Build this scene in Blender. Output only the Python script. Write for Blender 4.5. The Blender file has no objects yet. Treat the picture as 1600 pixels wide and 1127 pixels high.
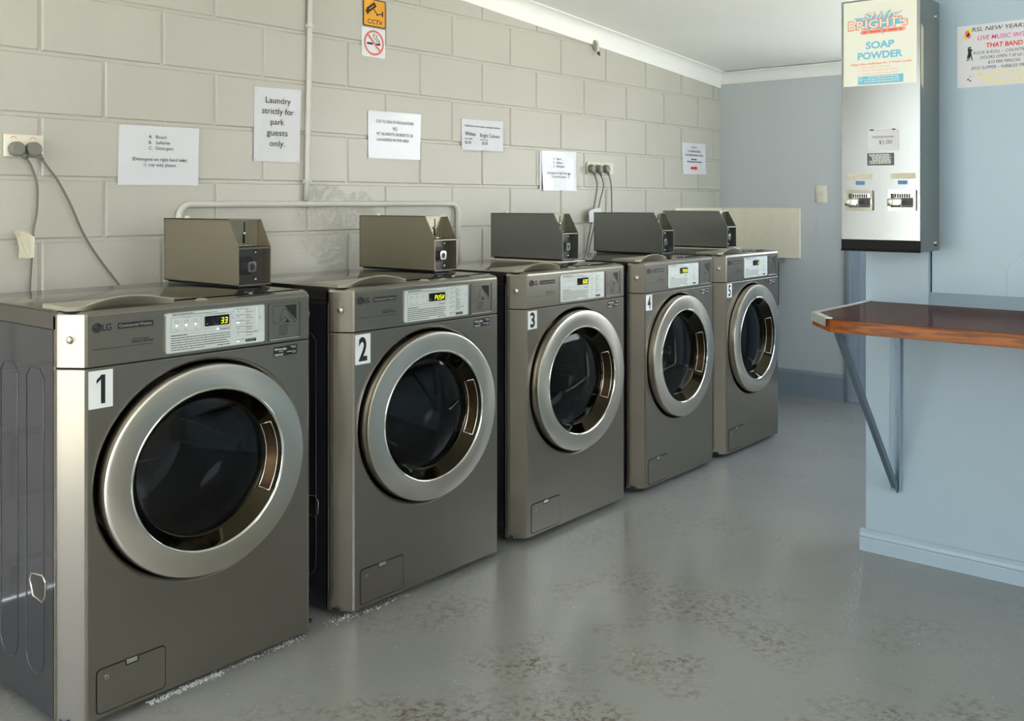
import bpy, bmesh, math, random
from mathutils import Vector, Matrix

scene = bpy.context.scene
COL = scene.collection
PI = math.pi

# ------------------------------------------------------------------ camera, sky, exposure
cam_d = bpy.data.cameras.new('camera')
cam = bpy.data.objects.new('camera', cam_d); COL.objects.link(cam)
cam.location = (-1.3598, -2.9718, 1.1657)
cam.rotation_euler = (PI/2, 0, -0.87741)
cam_d.sensor_width = 36.0
cam_d.lens = 1531.6*36/1600
cam_d.shift_y = -(563.5-315.5)/1600
cam_d.clip_start = 0.05
scene.camera = cam

scene.view_settings.view_transform = 'Standard'
scene.view_settings.look = 'None'
scene.view_settings.gamma = 1.0
scene.view_settings.exposure = 0.62
scene.view_settings.use_curve_mapping = False

world = bpy.data.worlds.new('sky'); scene.world = world
world.use_nodes = True
wn, wl = world.node_tree.nodes, world.node_tree.links
wn.clear()
w_out = wn.new('ShaderNodeOutputWorld'); w_bg = wn.new('ShaderNodeBackground')
w_geo = wn.new('ShaderNodeTexCoord'); w_sep = wn.new('ShaderNodeSeparateXYZ'); w_rmp = wn.new('ShaderNodeValToRGB')
wl.new(w_geo.outputs['Generated'], w_sep.inputs[0]); wl.new(w_sep.outputs['Z'], w_rmp.inputs[0])
w_rmp.color_ramp.elements[0].position = 0.0; w_rmp.color_ramp.elements[0].color = (0.92, 0.94, 0.93, 1)
w_rmp.color_ramp.elements[1].position = 0.7; w_rmp.color_ramp.elements[1].color = (0.66, 0.80, 1.0, 1)
wl.new(w_rmp.outputs[0], w_bg.inputs[0]); w_bg.inputs[1].default_value = 4.5
wl.new(w_bg.outputs[0], w_out.inputs[0])


sun_d = bpy.data.lights.new('sun', 'SUN'); sun_d.energy = 24.0; sun_d.angle = math.radians(0.6); sun_d.color = (1.0, 0.97, 0.92)
sun = bpy.data.objects.new('sun', sun_d); COL.objects.link(sun)
sun.rotation_euler = (math.radians(12), math.radians(-20), 0)


def portal(name, loc, rot, sx, sy):
    """marks an opening so that the sky light through it is sampled well (gives no light itself)"""
    d = bpy.data.lights.new(name, 'AREA'); d.shape = 'RECTANGLE'; d.size = sx; d.size_y = sy
    d.cycles.is_portal = True
    o = bpy.data.objects.new(name, d); COL.objects.link(o); o.location = loc; o.rotation_euler = rot
    return o


XF = 4.289            # far wall
XL = -3.0             # open side of the laundry
YB = -5.2             # wall behind the camera
XP = 1.925            # partition face
YP = -1.784           # partition end
def ceil_z(x): return 1.982 + 0.0722*(XF - x)

portal('sky_portal_side_doors', (XL-0.13, -1.05, 1.1), (0, -PI/2, 0), 2.2, 1.5)
portal('sky_portal_front_window', (-0.9, YB-0.13, 1.5), (PI/2, 0, 0), 3.2, 1.4)
portal('sky_portal_inner_window', (3.15, -2.63, 1.32), (PI/2, 0, 0), 1.9, 0.94)
portal('sky_portal_back_door', (XF+0.16, -1.34, 1.36), (0, PI/2, 0), 0.78, 0.80)

# ------------------------------------------------------------------ helpers
def lin(c):
    return tuple(((v/255)/12.92 if v/255 <= 0.04045 else ((v/255+0.055)/1.055)**2.4) for v in c)


def mat(name, col, rough=0.5, metal=0.0, spec=0.5, var=0.06, scale=30.0, bump=0.0, bscale=200.0, stretch=(1, 1, 1),
        coat=0.0, coat_rough=0.05, rvar=0.05, emit=None, estr=0.0, aniso=0.0, srgb=True):
    m = bpy.data.materials.new(name); m.use_nodes = True
    n, l = m.node_tree.nodes, m.node_tree.links
    b = n['Principled BSDF']
    c = lin(col) if srgb else col
    tc = n.new('ShaderNodeTexCoord'); mp = n.new('ShaderNodeMapping'); mp.inputs['Scale'].default_value = stretch
    l.new(tc.outputs['Object'], mp.inputs[0])
    nz = n.new('ShaderNodeTexNoise'); nz.inputs['Scale'].default_value = scale; nz.inputs['Detail'].default_value = 5
    l.new(mp.outputs[0], nz.inputs['Vector'])
    mx = n.new('ShaderNodeMix'); mx.data_type = 'RGBA'
    mx.inputs[6].default_value = (*[v*(1-var) for v in c], 1); mx.inputs[7].default_value = (*[min(1, v*(1+var)) for v in c], 1)
    l.new(nz.outputs[0], mx.inputs[0]); l.new(mx.outputs[2], b.inputs['Base Color'])
    mr = n.new('ShaderNodeMapRange'); mr.inputs[3].default_value = max(0.01, rough-rvar*0.5); mr.inputs[4].default_value = min(1, rough+rvar*0.5)
    l.new(nz.outputs[0], mr.inputs[0]); l.new(mr.outputs[0], b.inputs['Roughness'])
    b.inputs['Metallic'].default_value = metal
    b.inputs['Specular IOR Level'].default_value = spec
    b.inputs['Coat Weight'].default_value = coat; b.inputs['Coat Roughness'].default_value = coat_rough
    if aniso:
        b.inputs['Anisotropic'].default_value = aniso
        tg = n.new('ShaderNodeTangent'); tg.direction_type = 'RADIAL'; tg.axis = 'Y'
        l.new(tg.outputs[0], b.inputs['Tangent'])
    if bump:
        n2 = n.new('ShaderNodeTexNoise'); n2.inputs['Scale'].default_value = bscale; n2.inputs['Detail'].default_value = 4
        l.new(mp.outputs[0], n2.inputs['Vector'])
        bp = n.new('ShaderNodeBump'); bp.inputs['Strength'].default_value = bump; bp.inputs['Distance'].default_value = 0.002
        l.new(n2.outputs[0], bp.inputs['Height']); l.new(bp.outputs[0], b.inputs['Normal'])
    if emit:
        b.inputs['Emission Color'].default_value = (*lin(emit), 1); b.inputs['Emission Strength'].default_value = estr
    return m


def glass_mat(name, tint=(0.8, 0.82, 0.82), rough=0.015, ior=1.5, boost=1.0):
    m = bpy.data.materials.new(name); m.use_nodes = True
    n, l = m.node_tree.nodes, m.node_tree.links; n.clear()
    out = n.new('ShaderNodeOutputMaterial'); mx = n.new('ShaderNodeMixShader'); fr = n.new('ShaderNodeLayerWeight')
    tr = n.new('ShaderNodeBsdfTransparent'); gl = n.new('ShaderNodeBsdfGlossy')
    nz = n.new('ShaderNodeTexNoise'); nz.inputs['Scale'].default_value = 12
    mr = n.new('ShaderNodeMapRange'); mr.inputs[3].default_value = rough*0.6; mr.inputs[4].default_value = rough*1.6
    l.new(nz.outputs[0], mr.inputs[0]); l.new(mr.outputs[0], gl.inputs['Roughness'])
    tr.inputs[0].default_value = (*tint, 1); fr.inputs[0].default_value = 0.5
    f0 = ((ior-1)/(ior+1))**2*boost                                # Schlick's reflectance of a thin sheet
    pw = n.new('ShaderNodeMath'); pw.operation = 'POWER'; pw.inputs[1].default_value = 5.0
    mm = n.new('ShaderNodeMath'); mm.operation = 'MULTIPLY_ADD'; mm.inputs[1].default_value = 1-f0; mm.inputs[2].default_value = f0; mm.use_clamp = True
    l.new(fr.outputs['Facing'], pw.inputs[0]); l.new(pw.outputs[0], mm.inputs[0]); l.new(mm.outputs[0], mx.inputs[0])
    l.new(tr.outputs[0], mx.inputs[1]); l.new(gl.outputs[0], mx.inputs[2]); l.new(mx.outputs[0], out.inputs[0])
    return m


def abs_loc(o):
    """location of o inside its top-level thing's own frame"""
    v = Vector((0, 0, 0))
    while o is not None and o.parent is not None:
        v += o.location; o = o.parent
    return v


def obj(name, bm, m, parent=None, smooth=None, loc=None):
    """links the bmesh as ONE mesh object with its origin at its middle"""
    bm.normal_update()
    cs = [v.co for v in bm.verts]
    lo = Vector([min(c[i] for c in cs) for i in range(3)]); hi = Vector([max(c[i] for c in cs) for i in range(3)])
    c = (lo+hi)/2
    bmesh.ops.translate(bm, verts=bm.verts, vec=-c)
    me = bpy.data.meshes.new(name); bm.to_mesh(me); bm.free()
    for mm in (m if isinstance(m, (list, tuple)) else [m]): me.materials.append(mm)
    o = bpy.data.objects.new(name, me); COL.objects.link(o)
    if parent is not None:
        o.parent = parent; o.location = c - abs_loc(parent)
    else:
        o.location = c
    if smooth is not None:
        for p in me.polygons: p.use_smooth = True
        me.set_sharp_from_angle(angle=math.radians(smooth))
    return o


def thing(name, label, cat, loc=(0, 0, 0), rz=0.0, group=None):
    o = bpy.data.objects.new(name, None); COL.objects.link(o)
    o.empty_display_size = 0.05
    o.location = loc; o.rotation_euler = (0, 0, rz); o['label'] = label; o['category'] = cat
    if group: o['group'] = group
    return o


def tag(o, label, cat, group=None, kind=None):
    o['label'] = label; o['category'] = cat
    if group: o['group'] = group
    if kind: o['kind'] = kind
    return o


def struct(name, bm, m, smooth=None):
    o = obj(name, bm, m, None, smooth); o['kind'] = 'structure'; return o


def lab(o, t): o['label'] = t; return o


NB = bmesh.new


def box(bm, x0, x1, y0, y1, z0, z1, bev=0.0, seg=2, mi=0):
    r = bmesh.ops.create_cube(bm, size=1.0)
    vs = r['verts']
    for v in vs:
        v.co = Vector(((x0+x1)/2+v.co.x*(x1-x0), (y0+y1)/2+v.co.y*(y1-y0), (z0+z1)/2+v.co.z*(z1-z0)))
    fs = {f for v in vs for f in v.link_faces}
    for f in fs: f.material_index = mi
    if bev:
        es = list({e for v in vs for e in v.link_edges})
        bmesh.ops.bevel(bm, geom=es, offset=bev, segments=seg, affect='EDGES', profile=0.5)
    return bm


def prism(bm, pts, axis, a0, a1, mi=0):
    """extrudes a closed 2-D outline along axis; pts are (x,z) for 'y', (y,z) for 'x', (x,y) for 'z'"""
    def P(p, a):
        return {'y': (p[0], a, p[1]), 'x': (a, p[0], p[1]), 'z': (p[0], p[1], a)}[axis]
    A = [bm.verts.new(P(p, a0)) for p in pts]; B = [bm.verts.new(P(p, a1)) for p in pts]
    n = len(pts); fs = []
    for i in range(n):
        j = (i+1) % n
        fs.append(bm.faces.new((A[i], A[j], B[j], B[i])))
    fs.append(bm.faces.new(A[::-1])); fs.append(bm.faces.new(B))
    for f in fs: f.material_index = mi
    bmesh.ops.recalc_face_normals(bm, faces=fs)
    return bm


def rrect(x0, x1, z0, z1, r, seg=5):
    pts = []
    for cx, cz, a0 in ((x1-r, z1-r, 0), (x0+r, z1-r, 90), (x0+r, z0+r, 180), (x1-r, z0+r, 270)):
        for i in range(seg+1):
            a = math.radians(a0+90*i/seg); pts.append((cx+r*math.cos(a), cz+r*math.sin(a)))
    return pts


def poly_out(pts, d):
    """offsets a convex outline outwards by d (about its middle)"""
    cx = sum(p[0] for p in pts)/len(pts); cz = sum(p[1] for p in pts)/len(pts)
    mxx = max(abs(p[0]-cx) for p in pts); mxz = max(abs(p[1]-cz) for p in pts)
    return [(cx+(p[0]-cx)*(1+d/mxx), cz+(p[1]-cz)*(1+d/mxz)) for p in pts]


def frame_ring(bm, outer, inner, y0, y1, mi=0):
    """a flat frame between two outlines of equal count in the xz plane, from y0 (front) to y1"""
    n = len(outer)
    R = [[bm.verts.new((p[0], y, p[1])) for p in pts] for pts, y in ((outer, y1), (outer, y0), (inner, y0), (inner, y1))]
    fs = []
    for k in range(3):
        for i in range(n):
            j = (i+1) % n
            fs.append(bm.faces.new((R[k][i], R[k][j], R[k+1][j], R[k+1][i])))
    for f in fs: f.material_index = mi
    bmesh.ops.recalc_face_normals(bm, faces=fs)
    return bm


def lathe(bm, prof, cx, cz, ez=1.0, n=96, a0=0.0, a1=2*PI, mi=0, cap=False):
    """turns (radius, y) about the y axis through (cx,cz); z squeezed by ez"""
    full = abs(a1-a0-2*PI) < 1e-6
    cnt = n if full else n+1
    rings = []
    for r, y in prof:
        if r < 1e-6:
            rings.append([bm.verts.new((cx, y, cz))])
        else:
            rings.append([bm.verts.new((cx+r*math.cos(a0+(a1-a0)*i/n), y, cz+ez*r*math.sin(a0+(a1-a0)*i/n))) for i in range(cnt)])
    fs = []
    for A, B in zip(rings, rings[1:]):
        for i in range(n):
            j = (i+1) % cnt
            if len(A) == 1 and len(B) == 1: continue
            if len(A) == 1: f = (A[0], B[j], B[i])
            elif len(B) == 1: f = (A[i], A[j], B[0])
            else: f = (A[i], A[j], B[j], B[i])
            fs.append(bm.faces.new(f))
    for f in fs: f.material_index = mi
    return bm


def tube(bm, pts, r, n=10, mi=0, caps=True):
    pts = [Vector(p) for p in pts]
    rings = []; up = None
    for i, p in enumerate(pts):
        t = (pts[min(i+1, len(pts)-1)]-pts[max(i-1, 0)]).normalized()
        if up is None:
            up = Vector((0, 0, 1)) if abs(t.z) < 0.9 else Vector((0, 1, 0))
        s = t.cross(up).normalized(); u = s.cross(t).normalized(); up = u
        rings.append([bm.verts.new(p+s*(r*math.cos(2*PI*k/n))+u*(r*math.sin(2*PI*k/n))) for k in range(n)])
    fs = []
    for A, B in zip(rings, rings[1:]):
        for k in range(n):
            fs.append(bm.faces.new((A[k], A[(k+1) % n], B[(k+1) % n], B[k])))
    if caps:
        fs.append(bm.faces.new(rings[0][::-1])); fs.append(bm.faces.new(rings[-1]))
    for f in fs: f.material_index = mi; f.smooth = True
    bmesh.ops.recalc_face_normals(bm, faces=fs)
    return bm


def smooth_path(pts, k=6):
    """Catmull-Rom through the points"""
    P = [Vector(p) for p in pts]; P = [P[0]*2-P[1]]+P+[P[-1]*2-P[-2]]
    out = []
    for i in range(1, len(P)-2):
        for s in range(k):
            t = s/k
            out.append(0.5*((2*P[i])+(-P[i-1]+P[i+1])*t+(2*P[i-1]-5*P[i]+4*P[i+1]-P[i+2])*t*t+(-P[i-1]+3*P[i]-3*P[i+1]+P[i+2])*t**3))
    out.append(P[-2]); return out


def cyl(bm, c, r, h, axis='y', n=24, r2=None, mi=0):
    """capped cylinder from c along +axis by h"""
    r2 = r if r2 is None else r2
    d = {'x': Vector((1, 0, 0)), 'y': Vector((0, 1, 0)), 'z': Vector((0, 0, 1))}[axis]
    a = {'x': Vector((0, 1, 0)), 'y': Vector((1, 0, 0)), 'z': Vector((1, 0, 0))}[axis]
    b = d.cross(a); c = Vector(c)
    A = [bm.verts.new(c+a*r*math.cos(2*PI*k/n)+b*r*math.sin(2*PI*k/n)) for k in range(n)]
    B = [bm.verts.new(c+d*h+a*r2*math.cos(2*PI*k/n)+b*r2*math.sin(2*PI*k/n)) for k in range(n)]
    fs = [bm.faces.new((A[k], A[(k+1) % n], B[(k+1) % n], B[k])) for k in range(n)]
    fs += [bm.faces.new(A), bm.faces.new(B)]
    for f in fs: f.material_index = mi
    bmesh.ops.recalc_face_normals(bm, faces=fs)
    return bm


def flat(bm, pts, y, mi=0):
    """a printed flat shape in the xz plane facing -y"""
    f = bm.faces.new([bm.verts.new((p[0], y, p[1])) for p in pts])
    f.normal_update()
    if f.normal.y > 0: f.normal_flip()
    f.material_index = mi
    return bm


def rect(bm, x0, x1, z0, z1, y, mi=0): return flat(bm, [(x0, z0), (x1, z0), (x1, z1), (x0, z1)], y, mi)


_tc = {}
def glyphs(s, bold=0.0, shear=0.0, ls=1.0):
    k = (s, bold, shear, ls)
    if k not in _tc:
        cu = bpy.data.curves.new('t', 'FONT'); cu.body = s; cu.size = 1.0; cu.offset = bold; cu.shear = shear
        cu.space_line = ls; cu.fill_mode = 'FRONT'; cu.resolution_u = 3
        to = bpy.data.objects.new('t', cu); COL.objects.link(to)
        dg = bpy.context.evaluated_depsgraph_get(); dg.update()
        me = bpy.data.meshes.new_from_object(to.evaluated_get(dg))
        V = [v.co.copy() for v in me.vertices]; F = [tuple(p.vertices) for p in me.polygons]
        bpy.data.objects.remove(to); bpy.data.curves.remove(cu); bpy.data.meshes.remove(me)
        _tc[k] = (V, F)
    return _tc[k]


def text(bm, s, x, z, cap, y, align='l', width=None, bold=0.0, shear=0.0, mi=0, slope=0.0):
    """lettering with its baseline at z, capitals `cap` high, fitted to `width` if given"""
    V, F = glyphs(s, bold, shear)
    if not V: return bm
    H = glyphs('H', 0, 0)[0]; ch = max(v.y for v in H)
    x0 = min(v.x for v in V); x1 = max(v.x for v in V)
    sz = cap/ch; sx = sz if width is None else width/(x1-x0)
    w = (x1-x0)*sx
    ox = x if align == 'l' else (x-w if align == 'r' else x-w/2)
    vs = [bm.verts.new((ox+(v.x-x0)*sx, y, z+v.y*sz+slope*(v.x-x0)*sx)) for v in V]
    for f in F:
        try:
            g = bm.faces.new([vs[i] for i in f])
        except ValueError:
            continue
        g.normal_update()
        if g.normal.y > 0: g.normal_flip()
        g.material_index = mi
    return bm


def greek(bm, x0, x1, z, h, y, seed, mi=0):
    """a line of print too small to read: dark word-length dashes"""
    rnd = random.Random(seed); x = x0
    while x < x1-h*0.6:
        w = min(rnd.uniform(1.2, 5.5)*h, x1-x)
        rect(bm, x, x+w, z, z+h, y, mi); x += w+h*0.7
    return bm


def seg_digits(bm, s, x, z, w, h, y, slant=0.12, gap=0.3, mi=0):
    """seven-segment figures"""
    segs = {'0': 'abcdef', '1': 'bc', '2': 'abged', '3': 'abgcd', '4': 'fgbc', '5': 'afgcd', '6': 'afgedc', '8': 'abcdefg', 'P': 'abfge', 'U': 'bcdef',
            'S': 'afgcd', 'H': 'bcefg', ' ': ''}
    t = w*0.2; g = t*0.12
    for ch in s:
        def R(ax0, ax1, az0, az1):
            pts = [(ax0, az0), (ax1, az0), (ax1, az1), (ax0, az1)]
            flat(bm, [(x+p[0]+slant*p[1], z+p[1]) for p in pts], y, mi)
        for q in segs[ch]:
            if q == 'a': R(t*0.5+g, w-t*0.5-g, h-t, h)
            if q == 'd': R(t*0.5+g, w-t*0.5-g, 0, t)
            if q == 'g': R(t*0.5+g, w-t*0.5-g, h/2-t/2, h/2+t/2)
            if q == 'b': R(w-t, w, h/2+g, h-t*0.4)
            if q == 'c': R(w-t, w, t*0.4, h/2-g)
            if q == 'f': R(0, t, h/2+g, h-t*0.4)
            if q == 'e': R(0, t, t*0.4, h/2-g)
        x += w*(1+gap)
    return bm


# ------------------------------------------------------------------ materials
M = {}
M['paint_grey'] = mat('painted_steel', (136, 131, 121), rough=0.26, metal=0.85, spec=0.5, var=0.02, rvar=0.01, scale=6)
M['fascia'] = M['paint_grey']
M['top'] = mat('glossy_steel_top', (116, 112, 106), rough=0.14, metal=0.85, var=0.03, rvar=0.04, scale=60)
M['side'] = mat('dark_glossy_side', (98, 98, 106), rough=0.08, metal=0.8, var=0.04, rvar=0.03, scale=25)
M['inside'] = mat('dark_interior', (22, 22, 24), rough=0.5)
M['black'] = mat('black_plastic', (16, 16, 17), rough=0.45)
M['gap'] = mat('dark_gap', (8, 8, 8), rough=0.8)
M['ring'] = mat('brushed_stainless_ring', (210, 204, 193), rough=0.25, metal=1.0, var=0.015, rvar=0.01, scale=8, aniso=0.75)
M['chrome'] = mat('polished_chrome', (225, 222, 214), rough=0.07, metal=1.0, var=0.02, rvar=0.03)
M['lip'] = mat('door_inner_lip', (54, 50, 39), rough=0.07, metal=1.0, var=0.05, rvar=0.03)
M['bronze'] = mat('amber_handle_pocket', (54, 38, 18), rough=0.22, metal=0.8)
M['glass'] = glass_mat('door_glass', (0.34, 0.36, 0.37), 0.02, 1.5, 1.0)
M['bowl'] = glass_mat('inner_glass_bowl', (0.75, 0.77, 0.78), 0.05, 1.5, 1.0)
M['drum'] = mat('stainless_drum', (80, 80, 82), rough=0.3, metal=0.9, var=0.1)
M['rubber'] = mat('grey_rubber', (52, 53, 55), rough=0.5)
M['silver'] = mat('silver_panel', (206, 212, 206), rough=0.38, metal=0.1, var=0.03, rvar=0.04, scale=200)
M['silver_edge'] = mat('panel_edge', (225, 228, 226), rough=0.2, metal=0.9)
M['ink'] = mat('dark_ink', (18, 18, 20), rough=0.6)
M['ink_grey'] = mat('grey_ink', (92, 92, 94), rough=0.6)
M['ink_faint'] = mat('faint_ink', (150, 150, 150), rough=0.6)
M['white_ink'] = mat('white_ink', (232, 232, 232), rough=0.6)
M['button'] = mat('silver_button', (214, 218, 216), rough=0.3, metal=0.3)
M['led'] = mat('violet_led', (200, 180, 255), emit=(205, 180, 255), estr=3.0)
M['digit'] = mat('yellow_digits', (240, 240, 20), emit=(235, 240, 20), estr=0.75)
M['digit_off'] = mat('unlit_digits', (52, 48, 46), rough=0.3)
M['window'] = mat('display_window', (12, 12, 14), rough=0.08)
M['lid'] = mat('beige_plastic_lid', (150, 146, 128), rough=0.3, var=0.03)
M['sticker'] = mat('white_sticker', (226, 229, 227), rough=0.35)
M['screw'] = mat('bright_screw', (215, 212, 205), rough=0.2, metal=1.0)
M['steel'] = mat('brushed_box_steel', (158, 151, 134), rough=0.36, metal=0.9, var=0.06, scale=14, stretch=(1, 1, 12), rvar=0.06)
M['steel_cool'] = mat('grey_box_steel', (134, 136, 132), rough=0.36, metal=0.9, var=0.06, scale=14, stretch=(1, 1, 12), rvar=0.06)
M['steel_in'] = mat('bare_box_inside', (142, 136, 120), rough=0.33, metal=0.9, var=0.08)
M['zinc'] = mat('zinc_plate', (84, 84, 82), rough=0.35, metal=0.8)
M['board'] = mat('cream_board', (238, 230, 210), rough=0.45)
M['paper'] = mat('white_paper', (219, 219, 223), rough=0.75, var=0.015)
M['sleeve'] = mat('plastic_sleeved_paper', (214, 215, 220), rough=0.55, var=0.02, coat=1.0, coat_rough=0.09, bump=0.25, bscale=14)
M['clear'] = glass_mat('clear_plastic', (0.94, 0.95, 0.96), 0.08, 1.45)
M['outlet'] = mat('ivory_plastic', (228, 222, 205), rough=0.3, var=0.02)
M['plug'] = mat('grey_plug', (122, 122, 112), rough=0.45)
M['cord'] = mat('grey_cord', (112, 110, 96), rough=0.5)
M['orange'] = mat('orange_mark', (216, 110, 50), rough=0.5)
M['tape'] = mat('masking_tape', (228, 222, 196), rough=0.7)
M['pipe'] = mat('painted_conduit', (204, 203, 194), rough=0.4)
M['red'] = mat('red_print', (222, 48, 36), rough=0.55)
M['salmon'] = mat('faded_red', (222, 112, 104), rough=0.5)
M['amber'] = mat('amber_sign', (232, 164, 28), rough=0.45)
M['alu'] = mat('aluminium_strip', (214, 218, 214), rough=0.35, metal=0.7)
M['dispenser'] = mat('dispenser_stainless', (134, 137, 136), rough=0.22, metal=0.95, var=0.14, rvar=0.16, scale=5, stretch=(1, 4, 0.5))
M['dispenser_side'] = mat('dispenser_side_steel', (140, 146, 144), rough=0.4, metal=0.85, var=0.05, scale=12)
M['tray'] = mat('dark_tray', (20, 20, 20), rough=0.6, spec=0.2)
M['cream'] = mat('cream_poster', (240, 240, 224), rough=0.4, var=0.01)
M['cyan'] = mat('cyan_print', (110, 205, 228), rough=0.5)
M['cyan_deep'] = mat('cyan_letters', (118, 200, 224), rough=0.5)
M['coral'] = mat('coral_print', (242, 118, 92), rough=0.5)
M['coral_pale'] = mat('pale_coral_print', (246, 170, 152), rough=0.5)
M['pink'] = mat('pink_print', (222, 84, 150), rough=0.55)
M['yellow'] = mat('yellow_print', (240, 226, 120), rough=0.55)
M['sun_yellow'] = mat('balloon_yellow', (250, 216, 60), rough=0.55)
M['violet'] = mat('violet_print', (140, 90, 170), rough=0.55)
M['blue_tag'] = mat('blue_label', (84, 124, 172), rough=0.45)
M['tan_tape'] = mat('old_tape', (206, 200, 172), rough=0.6, var=0.12, scale=80)
M['grease'] = mat('worn_label', (92, 98, 112), rough=0.4, var=0.5, scale=160)
M['bracket'] = mat('painted_bracket', (150, 174, 192), rough=0.35)
M['bracket_dark'] = mat('painted_strut', (92, 108, 122), rough=0.35)
M['tub'] = mat('grey_tub', (110, 112, 110), rough=0.4)
M['powder'] = mat('white_powder', (225, 226, 224), rough=0.9)
M['brown'] = mat('brown_tip', (70, 42, 24), rough=0.5)


def paint_wall(name, col, rough, bump, bscale, streak=False, pits=()):
    m = bpy.data.materials.new(name); m.use_nodes = True
    n, l = m.node_tree.nodes, m.node_tree.links; b = n['Principled BSDF']
    c = lin(col)
    tc = n.new('ShaderNodeTexCoord'); mp = n.new('ShaderNodeMapping'); l.new(tc.outputs['Object'], mp.inputs[0])
    if streak: mp.inputs['Scale'].default_value = (1, 1, 0.06)
    n1 = n.new('ShaderNodeTexNoise'); n1.inputs['Scale'].default_value = 2.5; n1.inputs['Detail'].default_value = 6
    l.new(mp.outputs[0], n1.inputs['Vector'])
    mx = n.new('ShaderNodeMix'); mx.data_type = 'RGBA'
    mx.inputs[6].default_value = (*[v*0.95 for v in c], 1); mx.inputs[7].default_value = (*[v*1.05 for v in c], 1)
    l.new(n1.outputs[0], mx.inputs[0]); l.new(mx.outputs[2], b.inputs['Base Color'])
    b.inputs['Roughness'].default_value = rough
    n2 = n.new('ShaderNodeTexNoise'); n2.inputs['Scale'].default_value = bscale; n2.inputs['Detail'].default_value = 3
    l.new(mp.outputs[0], n2.inputs['Vector'])
    n3 = n.new('ShaderNodeTexNoise'); n3.inputs['Scale'].default_value = bscale*0.12; n3.inputs['Detail'].default_value = 3
    l.new(tc.outputs['Object'], n3.inputs['Vector'])
    ad = n.new('ShaderNodeMath'); ad.operation = 'ADD'; l.new(n2.outputs[0], ad.inputs[0]); l.new(n3.outputs[0], ad.inputs[1])
    for px, pz, pr in pits:                                        # rough, pitted areas of the blockwork
        sp = n.new('ShaderNodeVectorMath'); sp.operation = 'MULTIPLY'; sp.inputs[1].default_value = (1, 0, 1); l.new(tc.outputs['Object'], sp.inputs[0])
        di = n.new('ShaderNodeVectorMath'); di.operation = 'DISTANCE'; di.inputs[1].default_value = (px, 0, pz); l.new(sp.outputs[0], di.inputs[0])
        mk = n.new('ShaderNodeMapRange'); mk.inputs[1].default_value = pr; mk.inputs[2].default_value = pr*0.45; mk.inputs[3].default_value = 0; mk.inputs[4].default_value = 1
        l.new(di.outputs['Value'], mk.inputs[0])
        n4 = n.new('ShaderNodeTexNoise'); n4.inputs['Scale'].default_value = 42; n4.inputs['Detail'].default_value = 6; n4.inputs['Roughness'].default_value = 0.65; l.new(tc.outputs['Object'], n4.inputs['Vector'])
        r4 = n.new('ShaderNodeMapRange'); r4.inputs[1].default_value = 0.47; r4.inputs[2].default_value = 0.62; r4.inputs[3].default_value = 0; r4.inputs[4].default_value = -20.0; l.new(n4.outputs[0], r4.inputs[0])
        mu = n.new('ShaderNodeMath'); mu.operation = 'MULTIPLY'; l.new(mk.outputs[0], mu.inputs[0]); l.new(r4.outputs[0], mu.inputs[1])
        a2 = n.new('ShaderNodeMath'); a2.operation = 'ADD'; l.new(ad.outputs[0], a2.inputs[0]); l.new(mu.outputs[0], a2.inputs[1]); ad = a2
    bp = n.new('ShaderNodeBump'); bp.inputs['Strength'].default_value = bump; bp.inputs['Distance'].default_value = 0.004
    l.new(ad.outputs[0], bp.inputs['Height']); l.new(bp.outputs[0], b.inputs['Normal'])
    return m


M['block'] = paint_wall('painted_blockwork', (190, 187, 176), 0.30, 0.28, 150, False, ((0.435, -0.19, 0.15), (0.62, -0.16, 0.09), (0.50, -0.30, 0.11)))
M['wall_blue'] = paint_wall('wall_paint_grey_lit', (196, 201, 203), 0.38, 0.10, 60, True)  # same paint as the partition, its greyer light put into the colour
M['partition'] = paint_wall('wall_paint_blue_lit', (168, 189, 202), 0.38, 0.10, 60, True)  # same paint as the far wall, bluer light put into the colour
M['trim_blue'] = paint_wall('blue_trim_paint', (136, 149, 160), 0.35, 0.06, 60)
M['sill'] = paint_wall('shaded_sill_paint', (138, 158, 170), 0.35, 0.06, 60)  # trim paint darkened: the shading of the sloped face is in the colour
M['ceiling'] = paint_wall('ceiling_paint', (246, 245, 240), 0.7, 0.05, 80)
M['cornice'] = paint_wall('cornice_paint', (246, 245, 240), 0.5, 0.03, 80)
M['plain_wall'] = paint_wall('pale_wall_paint', (214, 212, 202), 0.6, 0.1, 80)
M['ground'] = paint_wall('outdoor_ground', (178, 176, 166), 0.9, 0.2, 30)


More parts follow.
